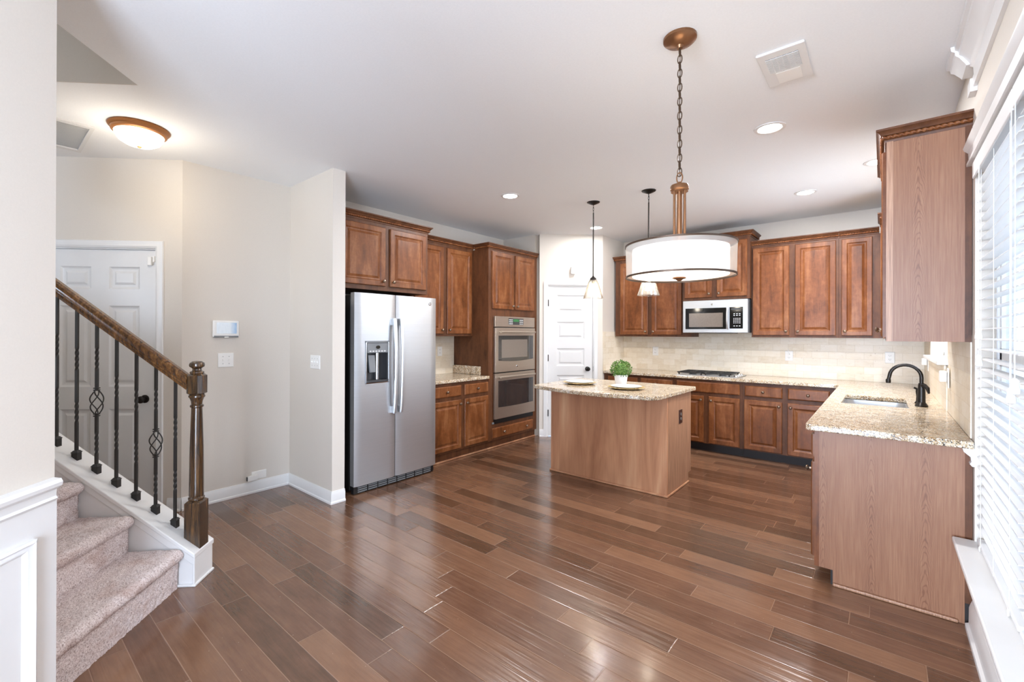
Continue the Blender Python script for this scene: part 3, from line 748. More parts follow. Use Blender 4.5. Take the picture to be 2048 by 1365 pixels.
# ------------------------------------------------------------------ countertops and backsplash
def countertops():
    def top(name, label, outline, z0=0.860, z1=0.895, hole=None, round_=()):
        bm = bmesh.new(); vs = [bm.verts.new((x, y, z1)) for x, y in outline]
        f = bm.faces.new(vs)
        if f.normal.z < 0: f.normal_flip()
        if hole:
            hx0, hx1, hy0, hy1 = hole
            for co, no in (((hx0, 0, 0), (1, 0, 0)), ((hx1, 0, 0), (1, 0, 0)), ((0, hy0, 0), (0, 1, 0)), ((0, hy1, 0), (0, 1, 0))):
                bmesh.ops.bisect_plane(bm, geom=bm.verts[:]+bm.edges[:]+bm.faces[:], plane_co=co, plane_no=no, dist=1e-5)
            k = [g for g in bm.faces if hx0 < g.calc_center_median().x < hx1 and hy0 < g.calc_center_median().y < hy1]
            bmesh.ops.delete(bm, geom=k, context='FACES')
        ex = bmesh.ops.extrude_face_region(bm, geom=bm.faces[:])
        bmesh.ops.translate(bm, verts=[g for g in ex['geom'] if isinstance(g, bmesh.types.BMVert)], vec=(0, 0, z0-z1))
        o = finish(bm, name, 'granite', None, False, 0.006, 2, 0.6)
        return tag(o, label, 'countertop')
    def arc(cx, cy, r, a0, a1, n=8): return [(cx+r*math.cos(a0+(a1-a0)*i/n), cy+r*math.sin(a0+(a1-a0)*i/n)) for i in range(n+1)]
    ye, xf, yf = 3.07, -0.335, YB-0.645
    out = [(XR-0.002, YB-0.002), (XS+0.002, YB-0.002), (XS+0.002, yf), (xf-0.04, yf), (xf-0.01, yf-0.012), (xf, yf-0.04)] + arc(xf+0.03, ye+0.03, 0.03, PI, 1.5*PI, 5) + [(XR-0.002, ye)]
    top('countertop', 'L-shaped speckled granite countertop along the back and window walls', out, hole=(-0.235, 0.135, 4.20, 4.80))
    top('countertop', 'short granite countertop between refrigerator and ovens', [(XL+0.002, 3.075), (XF+0.033, 3.075), (XF+0.033, 4.012), (XL+0.002, 4.012)])
    # island top with bowed front edge
    x0, x1, yb = -2.63, -1.365, 4.545
    pts = arc(x1-0.025, yb-0.025, 0.025, 0, PI/2, 4)+arc(x0+0.025, yb-0.025, 0.025, PI/2, PI, 4)
    pts += arc(x0+0.05, 3.645, 0.05, PI, 1.25*PI, 3)
    n = 14
    for i in range(n+1):
        t = i/n; x = x0+0.06+(x1-0.16-x0-0.06)*t; pts.append((x, 3.595-0.115*math.sin(PI*min(1, t*0.86+0.02))))
    pts += [(x1-0.10, 3.545), (x1-0.045, 3.59), (x1-0.012, 3.65)]
    top('countertop', 'granite island top with a bowed front edge, holding plates and plant', pts)
    # backsplashes
    mb = MB(); mb.box(XS, XR-0.001, YB-0.012, YB-0.001, 0.8955, 1.432)
    structure('tile_back', mb, 'travertine_tile', 'cream travertine tile backsplash behind the cooktop', 'backsplash')
    mb = MB(); mb.box(XS+0.001, XS+0.011, YB-0.66, YB-0.013, 0.8955, 1.432)
    structure('tile_pantry', mb, 'travertine_tile', 'narrow strip of travertine tile on the pantry side wall', 'backsplash')
    mb = MB(); y0 = 3.20
    mb.box(XR-0.006, XR-0.001, y0-0.03, WIN2[0], 0.8955, 1.432); mb.box(XR-0.012, XR-0.001, WIN2[1], YB-0.013, 0.8955, 1.432); mb.box(XR-0.012, XR-0.001, WIN2[0], WIN2[1], 0.8955, WIN2[2]-0.03)
    structure('tile_right', mb, 'travertine_tile', 'travertine tile backsplash on the wall behind the faucet', 'backsplash')
    mb = MB(); mb.box(XL+0.001, XL+0.012, 3.075, 4.012, 0.8955, 1.366)
    structure('tile_left', mb, 'travertine_tile', 'travertine tile backsplash beside the refrigerator', 'backsplash')
    mb = MB(); mb.box(XL+0.014, XL+0.48, 3.99, 4.014, 0.897, 1.0)
    tag(mb.build('granite_splash', 'granite', None, bevel=0.003), 'short upright granite side splash against the oven cabinet', 'splash')
countertops()

# ------------------------------------------------------------------ island
def island():
    x0, x1, y0, y1 = -2.585, -1.40, 3.868, 4.49
    r = root('kitchen_island', 'brown veneered kitchen island base in the middle of the kitchen', 'island', ((x0+x1)/2, (y0+y1)/2, 0))
    mb = MB(); mb.box(x0+0.008, x1-0.008, y0+0.012, y1-0.07, 0.001, 0.858); mb.box(x0+0.008, x1-0.008, y1-0.07, y1, 0.09, 0.858); mb.build('carcass', 'cabinet_dark', r)
    mb = MB(); mb.box(x0+0.02, x1-0.02, y0, y0+0.012, 0.001, 0.858); mb.build('back_panel', 'island_veneer', r)
    for s, nm in ((x1-0.008, 1), (x0, 0)):
        mb = MB(); mb.loft([[(x, y, z) for y, z in ((y0+0.022, 0.001), (y1-0.07, 0.001), (y1-0.07, 0.09), (y1, 0.09), (y1, 0.858), (y0+0.022, 0.858))] for x in (s, s+0.008)])
        mb.build('end_panel', 'veneer_side', r)
        mb = MB(); a = s-0.012 if nm else s
        mb.box(a, a+0.02, y0-0.004, y0+0.022, 0.001, 0.858); mb.build('corner_strip', 'island_veneer', r, bevel=0.002)
    mb = MB(); mb.box(x0-0.01, x1+0.012, y0-0.018, y0-0.004, 0.001, 0.018); mb.box(x1, x1+0.012, y0-0.004, y1-0.07, 0.001, 0.018); mb.build('shoe_moulding', 'island_veneer', r, bevel=0.005)
    for a, b, k in ((x0+0.03, -2.01, 'R'), (-1.975, x1-0.03, 'L')):
        F = lambda s, d, z: (s, d, z)
        raised_door(F, a, b, 0.12, 0.665, y1, r, ((b-0.028) if k == 'R' else (a+0.028), 0.62))
        drawer(F, a, b, 0.705, 0.83, y1, r, ((a+b)/2,))
    fI = lambda s, d, z: (x1+d, s, z)
    o = MB(fI); o.box(4.155, 4.235, 0.0, 0.006, 0.59, 0.712); p = o.build('outlet_plate', 'brown_plastic', r, bevel=0.002)
    for z in (0.632, 0.672):
        mb = MB(fI); mb.lathe([(0.014, 0.005), (0.014, 0.0085)], (4.195, 0, z), 12, ax=lambda a, b, h: (a, h, b)); mb.build('socket', 'slot_grey', p)
island()

# ------------------------------------------------------------------ appliances
def refrigerator():
    x1 = -3.425; y0, y1, ym = 2.128, 3.052, 2.552; zt = 1.752
    r = root('refrigerator', 'stainless steel side-by-side refrigerator with water dispenser', 'refrigerator', (-3.8, (y0+y1)/2, 0))
    mb = MB(); mb.box(XL+0.03, x1-0.085, y0, y1, 0.03, zt-0.02); mb.build('body', 'black_plastic', r, bevel=0.004)
    def door(a, b, hole=None):
        # slightly bowed front
        mb = MB(); n = 12; loops = []
        ys = [a+(b-a)*i/n for i in range(n+1)]
        if hole: ys = sorted(set(ys+[hole[0], hole[1]]))
        prof = [(x1-0.075, a)]
        pts = []
        for y in ys:
            t = (y-(y0+y1)/2)/((y1-y0)/2); e = 0.006*(1-t*t)
            k = min(y-a, b-y); rnd = -0.012*(1-min(1, k/0.012))**2 if k < 0.012 else 0
            pts.append((x1-0.006+e+rnd, y))
        zs = [0.075, zt] if not hole else [0.075, hole[2], hole[3], zt]
        back = x1-0.075
        def P(x, y, z): return mb.bm.verts.new((x, y, z))
        grid = [[P(x, y, z) for x, y in pts] for z in zs]
        for i in range(len(zs)-1):
            for j in range(len(pts)-1):
                if hole and i == 1 and hole[0]-1e-6 <= pts[j][1] and pts[j+1][1] <= hole[1]+1e-6: continue
                mb.face([grid[i][j], grid[i][j+1], grid[i+1][j+1], grid[i+1][j]])
        bk = [[P(back, pts[0][1], z) for z in zs], [P(back, pts[-1][1], z) for z in zs]]
        for i in range(len(zs)-1):
            mb.face([grid[i][0], bk[0][i], bk[0][i+1], grid[i+1][0]]); mb.face([grid[i][-1], bk[1][i], bk[1][i+1], grid[i+1][-1]])
            mb.face([bk[0][i], bk[1][i], bk[1][i+1], bk[0][i+1]])
        mb.face([bk[0][0]]+grid[0]+[bk[1][0]]); mb.face([bk[0][-1]]+grid[-1]+[bk[1][-1]])
        return mb
    hole = (2.238, 2.462, 0.965, 1.318)
    L = door(y0, ym-0.003, hole).build('freezer_door', 'stainless', r, smooth=True, ang=0.5)
    Rr = door(ym+0.003, y1).build('fridge_door', 'stainless', r, smooth=True, ang=0.5)
    # curved bar handles
    for yc, par in ((ym-0.036, L), (ym+0.038, Rr)):
        pts = []; n = 18
        for i in range(n+1):
            t = i/n; z = 0.668+(1.535-0.668)*t; b = 0.026+0.026*math.sin(PI*t)**0.6
            pts.append((x1+b, yc, z))
        mb = MB(); mb.tube(pts, 0.0135, 10, shape=lambda th, i: 1.0+0.35*abs(math.sin(th)))
        mb.box(x1-0.004, x1+0.026, yc-0.016, yc+0.016, 0.668, 0.73); mb.box(x1-0.004, x1+0.026, yc-0.016, yc+0.016, 1.475, 1.535)
        mb.build('handle', 'stainless', par, smooth=True)
    # dispenser
    a, b, c, d = hole; xf = x1-0.001
    mb = MB(); mb.box(xf-0.068, xf-0.064, a, b, c, d); mb.box(xf-0.068, xf+0.002, a, a+0.008, c, d); mb.box(xf-0.068, xf+0.002, b-0.008, b, c, d)
    mb.box(xf-0.068, xf+0.012, a, b, c, c+0.018); mb.box(xf-0.068, xf+0.002, a, b, 1.228, d)
    D = mb.build('dispenser', 'dark_grey', L)
    mb = MB(); mb.box(xf-0.001, xf+0.009, a+0.004, b-0.004, 1.225, d-0.004); mb.build('control_panel', 'grey_plastic', D, bevel=0.003)
    mb = MB(); mb.lathe([(0.0, 0), (0.022, 0), (0.022, 0.003), (0, 0.003)], (xf+0.009, (a+b)/2, 1.275), 16, ax=lambda p, q, h: (h, p, q*0.7)); mb.build('display', 'black_gloss', D)
    mb = MB()
    for k in range(6): mb.box(xf+0.009, xf+0.0105, a+0.025+k*0.03, a+0.043+k*0.03, 1.235, 1.245)
    mb.build('button_row', 'button_white', D)
    mb = MB(lambda s, dd, z: (dd, s, z)); mb.frame(a-0.008, b+0.008, c-0.010, d+0.008, 0.009, xf, xf+0.007); mb.build('bezel', 'chrome', D, bevel=0.002)
    mb = MB(); n = 10
    mb.loft([[(xf+0.004+0.018*math.sin(PI*i/n), a-0.012+(b-a+0.024)*i/n, z) for i in range(n+1)]+[(xf-0.002, b+0.012, z), (xf-0.002, a-0.012, z)] for z in (d-0.002, d+0.014)]); mb.build('visor', 'grey_plastic', D)
    mb = MB(); mb.loft([[(xf-0.05, a+0.03, 1.205), (xf-0.02, a+0.03, 1.205), (xf-0.02, a+0.10, 1.205), (xf-0.05, a+0.10, 1.205)], [(xf-0.03, a+0.045, 1.05), (xf-0.012, a+0.045, 1.05), (xf-0.012, a+0.105, 1.05), (xf-0.03, a+0.105, 1.05)]]); mb.build('paddle', 'grey_plastic', D, bevel=0.003)
    mb = MB(); mb.tube([(xf-0.035, a+0.13, 1.226), (xf-0.035, a+0.13, c+0.02)], 0.02, 12); mb.build('nozzle_column', 'chrome', D, smooth=True)
    # toe grille
    mb = MB(); mb.box(x1-0.075, x1-0.035, y0+0.01, y1-0.01, 0.005, 0.07)
    G = mb.build('toe_grille', 'black_plastic', r)
    mb = MB()
    for k in range(8):
        yy = y0+0.05+k*0.105
        for z in (0.018, 0.036, 0.054): mb.box(x1-0.036, x1-0.031, yy, yy+0.09, z-0.005, z+0.004)
    mb.build('grille_slats', 'grey_plastic', G)
    mb = MB(); mb.lathe([(0.0, 0.0), (0.014, 0.0), (0.014, 0.003), (0.011, 0.0045), (0.0, 0.0045)], (x1+0.0, 2.962, 1.692), 18, ax=lambda p, q, h: (h-0.002, p, q)); mb.build('badge', 'chrome', Rr, smooth=True)
refrigerator()

def wall_oven():
    F = fL; d = 0.597; s0, s1 = 4.106, 4.918
    r = root('wall_oven', 'stainless double wall oven built into the tall cabinet', 'oven', F((s0+s1)/2, d, 0.35))
    mb = MB(F); mb.box(s0+0.01, s1-0.01, d, d+0.012, 0.30, 1.605); mb.build('chassis', 'black_plastic', r)
    mb = MB(F); mb.box(s0, s1, d+0.004, d+0.03, 1.482, 1.612); P = mb.build('control_panel', 'stainless_warm', r, bevel=0.003)
    mb = MB(F); mb.box(4.362, 4.668, d+0.03, d+0.032, 1.512, 1.592); mb.build('keypad', 'dark_grey', P)
    mb = MB(F); mb.box(4.455, 4.575, d+0.032, d+0.0332, 1.55, 1.582); mb.build('display', 'oven_display', P)
    mb = MB(F)
    for i in range(4):
        for j in range(3):
            for base in (4.37, 4.585):
                if j < 2 or True: mb.box(base+i*0.02, base+i*0.02+0.012, d+0.032, d+0.0335, 1.518+j*0.024, 1.530+j*0.024)
    mb.build('buttons', 'button_white', P)
    for z0, z1, g0, g1, lbl in ((0.925, 1.472, 1.07, 1.375, 'upper'), (0.358, 0.912, 0.50, 0.822, 'lower')):
        mb = MB(F); mb.box(s0, s1, d+0.006, d+0.036, z0, z1); D = mb.build('oven_door', 'stainless_warm', r, bevel=0.004)
        mb = MB(F); n = 10; a0, a1 = 4.162, 4.876
        bot = [(a0+(a1-a0)*i/n, d+0.0365, g0-0.018*math.sin(PI*i/n)*(1 if lbl == 'upper' else 0.4)) for i in range(n+1)]
        mb.loft([[(x, y, z) for x, y, z in bot]+[(a1, d+0.0365, g1), (a0, d+0.0365, g1)], [(x, y+0.001, z) for x, y, z in bot]+[(a1, d+0.0375, g1), (a0, d+0.0375, g1)]])
        G = mb.build('window', 'oven_glass', D)
        mb = MB(F); mb.box(a0+0.06, a1-0.13, d+0.0372, d+0.0378, g0+0.03, g1-0.05); mb.build('inner_pane', 'oven_glass_inner' if lbl == 'upper' else 'oven_glass', G)
        zh = g1+0.045
        mb = MB(F); mb.tube([(4.165, d+0.072, zh), (4.87, d+0.072, zh)], 0.0135, 12)
        for s in (4.185, 4.85): mb.tube([(s, d+0.034, zh), (s, d+0.072, zh)], 0.010, 10)
        mb.build('handle', 'stainless_warm', D, smooth=True)
        if lbl == 'upper':
            mb = MB(F); mb.lathe([(0, 0), (0.016, 0), (0.014, 0.003), (0, 0.004)], (4.53, d+0.0355, 0.99), 16, ax=lambda p, q, h: (p, h, q)); mb.build('badge', 'chrome', D, smooth=True)
    mb = MB(F); mb.box(s0-0.02, s1-0.01, d, d+0.008, 0.30, 0.322)
    mb.build('vent_trim', 'grey_plastic', r)
wall_oven()

def microwave():
    F = fB; d = 0.405; s0, s1, z0, z1 = -1.930, -1.186, 1.417, 1.818
    r = root('microwave', 'stainless over-the-range microwave above the cooktop', 'microwave', F((s0+s1)/2, 0.2, z0))
    mb = MB(F); mb.box(s0, s1, 0.016, d-0.02, z0+0.004, z1); mb.build('body', 'dark_grey', r)
    mb = MB(F); mb.box(s0, s1-0.008, d-0.02, d+0.018, z0, z1); D = mb.build('door', 'stainless', r, bevel=0.006)
    e = d+0.018
    mb = MB(F); mb.box(-1.897, -1.425, e, e+0.0015, 1.463, 1.722); G = mb.build('window_frame', 'black_gloss', D)
    mb = MB(F); mb.box(-1.853, -1.462, e+0.0015, e+0.003, 1.489, 1.660); mb.build('window', 'oven_glass_inner', G)
    mb = MB(F); mb.box(-1.388, -1.245, e, e+0.002, 1.468, 1.724); K = mb.build('keypad', 'black_gloss', D)
    mb = MB(F)
    for j, (z, n) in enumerate(((1.64, 3), (1.62, 3), (1.585, 4), (1.567, 4), (1.549, 4), (1.531, 4), (1.495, 3))):
        for i in range(n):
            w = 0.010 if n == 4 else 0.016; sp = 0.021 if n == 4 else 0.029
            mb.box(-1.345+i*sp, -1.345+i*sp+w, e+0.002, e+0.0032, z, z+0.008)
    mb.build('buttons', 'button_white', K)
    mb = MB(F); mb.box(-1.37, -1.27, e+0.002, e+0.003, 1.69, 1.712); mb.build('display', 'dark_grey', K)
    pts = [(-1.407, e+0.008+0.035*math.sin(PI*i/12)**0.7, 1.462+0.262*i/12) for i in range(13)]
    mb = MB(F); mb.tube(pts, 0.011, 10); mb.build('handle', 'stainless', D, smooth=True)
    mb = MB(F); mb.lathe([(0, 0), (0.012, 0), (0.011, 0.002), (0, 0.003)], (-1.585, e, 1.765), 16, ax=lambda p, q, h: (p, h, q)); mb.build('badge', 'chrome', D, smooth=True)
    mb = MB(F); mb.box(-1.75, -1.36, 0.15, d-0.02, z0-0.006, z0+0.005); mb.build('underside_vent', 'black_plastic', r)
microwave()

def cooktop():
    z = 0.896; x0, x1, y0, y1 = -1.96, -1.265, 5.70, 6.15
    r = root('gas_cooktop', 'gas cooktop with black grates set in the granite', 'cooktop', ((x0+x1)/2, (y0+y1)/2, z))
    mb = MB(); mb.box(x0, x1, y0, y1, z, z+0.008); mb.build('base_plate', 'stainless', r, bevel=0.003)
    for cx in (-1.79, -1.45):
        for cy in (5.81, 6.04):
            mb = MB(); mb.lathe([(0.045, z+0.007), (0.045, z+0.014), (0.033, z+0.016), (0.033, z+0.024), (0.0, z+0.026)], (cx, cy, 0), 16); mb.build('burner', 'dark_grey', r, smooth=True)
    zt = z+0.040
    for gx0, gx1 in ((-1.945, -1.645), (-1.635, -1.335)):
        mb = MB(); w = 0.006
        for y in (y0+0.02, (y0+y1)/2, y1-0.02, y0+0.11, y1-0.11): mb.box(gx0, gx1, y-w, y+w, zt-0.012, zt)
        for x in (gx0+w, (gx0+gx1)/2, gx1-w): mb.box(x-w, x+w, y0+0.014, y1-0.014, zt-0.012, zt)
        for x in (gx0+0.02, gx1-0.02):
            for y in (y0+0.02, y1-0.02): mb.box(x-0.007, x+0.007, y-0.007, y+0.007, z+0.008, zt-0.012)
        mb.build('grate', 'iron_black', r)
    for k in range(4):
        mb = MB(); mb.lathe([(0.0, 0), (0.02, 0.0), (0.018, 0.016), (0.015, 0.02), (0.0, 0.021)], (-1.298, 5.77+k*0.09, z+0.008), 14); mb.build('knob', 'chrome', r, smooth=True)
cooktop()

def sink_and_faucet():
    x0, x1, y0, y1 = -0.245, 0.145, 4.19, 4.81; zt = 0.858
    r = root('kitchen_sink', 'undermount stainless sink in the granite counter', 'sink', ((x0+x1)/2, (y0+y1)/2, 0.66))
    def rr(x0, x1, y0, y1, rad, z, n=5):
        p = []
        for cx, cy, a in ((x1-rad, y1-rad, 0), (x0+rad, y1-rad, PI/2), (x0+rad, y0+rad, PI), (x1-rad, y0+rad, 1.5*PI)):
            p += [(cx+rad*math.cos(a+PI/2*i/n), cy+rad*math.sin(a+PI/2*i/n), z) for i in range(n+1)]
        return p
    mb = MB(); mb.loft([rr(x0, x1, y0, y1, 0.06, zt), rr(x0+0.012, x1-0.012, y0+0.012, y1-0.012, 0.055, zt), rr(x0+0.014, x1-0.014, y0+0.014, y1-0.014, 0.055, zt-0.02),
                       rr(x0+0.03, x1-0.03, y0+0.03, y1-0.03, 0.05, zt-0.18), rr(x0+0.06, x1-0.06, y0+0.06, y1-0.06, 0.04, zt-0.195)], False, True)
    mb.build('basin', 'stainless', r, smooth=True)
    mb = MB(); mb.lathe([(0.04, zt-0.1945), (0.04, zt-0.192), (0.03, zt-0.191), (0.0, zt-0.193)], ((x0+x1)/2, (y0+y1)/2, 0), 16); mb.build('drain', 'chrome', r, smooth=True)
    cx, cy, z = 0.207, 4.36, 0.894
    r = root('kitchen_faucet', 'dark bronze gooseneck faucet behind the sink', 'faucet', (cx, cy, z))
    mb = MB(); mb.lathe([(0.0, z), (0.034, z), (0.036, z+0.008), (0.028, z+0.022), (0.022, z+0.03), (0.021, z+0.09), (0.019, z+0.15), (0.016, z+0.165), (0.0, z+0.168)], (cx, cy, 0), 20); mb.build('body', 'bronze_dark', r, smooth=True)
    pts = [(cx, cy, z+0.15), (cx, cy, z+0.19)]
    for i in range(15):
        a = PI*i/14*0.97; pts.append((cx-0.085+0.085*math.cos(a), cy, z+0.205+0.085*math.sin(a)))
    pts.append((cx-0.177, cy, z+0.175))
    mb = MB(); mb.tube(pts, 0.0115, 12); mb.lathe([(0.014, 0.155), (0.0155, 0.168), (0.0145, 0.182), (0.012, 0.184)], (cx-0.177, cy, z), 14); mb.build('spout', 'bronze_dark', r, smooth=True)
    mb = MB(); mb.tube([(cx+0.004, cy-0.018, z+0.15), (cx+0.014, cy-0.035, z+0.152), (cx+0.028, cy-0.055, z+0.135), (cx+0.034, cy-0.065, z+0.10)], [0.011, 0.013, 0.012, 0.006], 10); mb.build('lever', 'bronze_dark', r, smooth=True)
    r = root('side_sprayer', 'small dark bronze sprayer behind the faucet', 'sprayer', (0.2, 4.56, z))
    mb = MB(); mb.lathe([(0.0, z), (0.022, z), (0.022, z+0.006), (0.014, z+0.016), (0.012, z+0.05), (0.016, z+0.085), (0.014, z+0.11), (0.0, z+0.115)], (0.2, 4.56, 0), 16); mb.build('wand', 'bronze_dark', r, smooth=True)
    mb = MB(); mb.tube([(0.2, 4.56, z+0.10), (0.175, 4.56, z+0.115)], 0.007, 8); mb.build('nozzle', 'bronze_dark', r, smooth=True)
sink_and_faucet()

# ------------------------------------------------------------------ windows and blinds
def windows():
    y0, y1, z0, z1 = WIN1
    r = root('window_1', 'large double-hung window behind white blinds on the right', 'window', (XR+0.08, (y0+y1)/2, z0), kind='structure')
    fW = lambda s, d, z: (d, s, z)
    mb = MB(fW); mb.frame(y0, y1, z0, z1, 0.035, XR+0.065, XR+0.12); mb.box((y0+y1)/2-0.05, (y0+y1)/2+0.05, XR+0.065, XR+0.12, z0, z1); mb.build('frame', 'trim_white', r)
    ym = (y0+y1)/2; zm = 1.30
    for a, b in ((y0+0.035, ym-0.05), (ym+0.05, y1-0.035)):
        for c, d in ((z0+0.035, zm), (zm, z1-0.035)):
            mb = MB(fW); mb.frame(a, b, c, d, 0.04, XR+0.075, XR+0.105); S = mb.build('sash', 'trim_white', r)
            mb = MB(fW); mb.box(a+0.04, b-0.04, XR+0.088, XR+0.092, c+0.04, d-0.04); mb.build('pane', 'window_glass', S)
    y0, y1, z0, z1 = WIN2
    r = root('window_2', 'small bright window over the sink', 'window', (XR+0.08, (y0+y1)/2, z0), kind='structure')
    mb = MB(fW); mb.frame(y0, y1, z0, z1, 0.03, XR+0.07, XR+0.12); mb.build('frame', 'trim_white', r)
    mb = MB(fW); mb.box(y0+0.03, y1-0.03, XR+0.088, XR+0.092, z0+0.03, z1-0.03); mb.build('pane', 'window_glass', r)
    mb = MB(); mb.box(XR-0.06, XR+0.07, y0-0.035, y1+0.035, z0-0.024, z0); mb.build('stool', 'trim_white', r, bevel=0.004)
    mb = MB(); mb.box(XR-0.026, XR-0.013, y0-0.03, y1+0.03, z0-0.075, z0-0.025); mb.build('apron', 'travertine_tile', r, bevel=0.004)
    a, b, t = FILL_SIDE
    r = root('side_fill_opening', 'unseen glazed opening added in the window wall to let in fill light', 'window', (XR+0.06, (a+b)/2, 0), kind='structure')
    mb = MB(fW); mb.frame(a, b, 0.0, t, 0.05, XR+0.03, XR+0.09); mb.box((a+b)/2-0.05, (a+b)/2+0.05, XR+0.03, XR+0.09, 0, t); mb.build('frame', 'trim_white', r)
    mb = MB(fW); mb.box(a+0.05, b-0.05, XR+0.058, XR+0.062, 0.05, t-0.05); mb.build('pane', 'window_glass', r)
    a, b, c, t = FILL_REAR; fE = lambda s, d, z: (s, d, z)
    r = root('rear_fill_opening', 'unseen wide rear opening added to let in fill light', 'window', ((a+b)/2, YE-0.06, c), kind='structure')
    mb = MB(fE); mb.frame(a, b, c, t, 0.05, YE-0.09, YE-0.03)
    for k in (1, 2): mb.box(a+(b-a)*k/3-0.04, a+(b-a)*k/3+0.04, YE-0.09, YE-0.03, c, t)
    mb.build('frame', 'trim_white', r)
    mb = MB(fE); mb.box(a+0.05, b-0.05, YE-0.062, YE-0.058, c+0.05, t-0.05); mb.build('pane', 'window_glass', r)
    # horizontal blinds
    def blind(a, b, label, tass):
        z0, z1 = WIN1[2], WIN1[3]; xc = XR+0.030
        r = root('window_blind', label, 'blind', (xc, (a+b)/2, z0), group=None)
        mb = MB(); mb.box(xc-0.03, xc+0.025, a, b, z1-0.055, z1-0.004); mb.build('headrail', 'blind_white', r)
        mb = MB(); mb.box(xc-0.042, xc-0.034, a-0.003, b+0.003, z1-0.078, z1-0.006); mb.build('valance', 'blind_white', r, bevel=0.003)
        mb = MB(); pitch = 0.0457; zz = z1-0.10; n = 0
        while zz > z0+0.05:
            loops = []
            for s in (a+0.004, b-0.004):
                top = [(xc-0.025+0.05*i/4, s, zz+0.0022*(1-((i-2)/2)**2)+0.0020*(2-i)/2*-1.0) for i in range(5)]
                loops.append(top+[(x, y, z-0.0028) for x, y, z in reversed(top)])
            mb.loft(loops); zz -= pitch; n += 1
        mb.build('slats', 'blind_white', r)
        mb = MB(); mb.box(xc-0.026, xc+0.026, a+0.004, b-0.004, z0+0.008, z0+0.026); mb.build('bottom_rail', 'blind_white', r, bevel=0.004)
        m = 3; sp = [a+0.12, (a+b)/2, b-0.12]
        for s in sp:
            mb = MB()
            for x in (xc-0.027, xc+0.027): mb.tube([(x, s, z1-0.07), (x, s, z0+0.02)], 0.0011, 5)
            mb.build('ladder_cord', 'blind_white', r)
        for (s, zt) in tass:
            mb = MB(); mb.tube([(xc-0.05, s, z1-0.08), (xc-0.05, s, zt+0.03)], 0.0013, 5); c = mb.build('pull_cord', 'blind_white', r)
            mb = MB(); mb.lathe([(0.004, zt+0.032), (0.010, zt+0.026), (0.009, zt+0.012), (0.012, zt-0.006), (0.011, zt-0.016), (0.003, zt-0.02)], (xc-0.05, s, 0), 10); mb.build('tassel', 'white_plastic', c, smooth=True)
        for s in (a+0.12, b-0.12):
            mb = MB(); mb.tube([(xc-0.03, s+0.012*math.cos(t), z0+0.003+0.012*(1+math.sin(t))) for t in [2*PI*i/12 for i in range(12)]], 0.0014, 5, closed=True); mb.build('cord_loop', 'blind_white', r)
    blind(2.215, 3.062, 'white slatted blind next to the cabinet, with cord tassels', ((2.80, 1.40), (2.79, 1.285)))
    blind(1.30, 2.195, 'white slatted blind at the right edge of the view', ((2.10, 1.235), (2.155, 1.20)))
    # outside: pale neighbouring house and ground
    mb = MB(); mb.box(XR+0.3, 30, -25, 35, -0.7, -0.6); mb.box(-25, XR+0.3, -25, YE-0.05, -0.7, -0.6)
    tag(mb.build('lawn_ground', 'outside_ground', None), 'pale ground outside the windows', 'ground', None, 'structure')
    r = root('porch_railing', 'grey porch posts seen between the blind slats', 'railing', (2.6, 5.0, -0.6))
    for k, y in enumerate((3.6, 4.3, 5.2, 6.2, 7.6, 9.2)):
        mb = MB(); mb.box(2.55, 2.65, y, y+0.12, -0.6, 1.9); mb.build('post', 'outside_dark', r)
    mb = MB(); mb.box(2.56, 2.64, 3.6, 9.3, 1.82, 1.92); mb.box(2.56, 2.64, 3.6, 9.3, 0.6, 0.68); mb.build('rail', 'outside_dark', r)
windows()

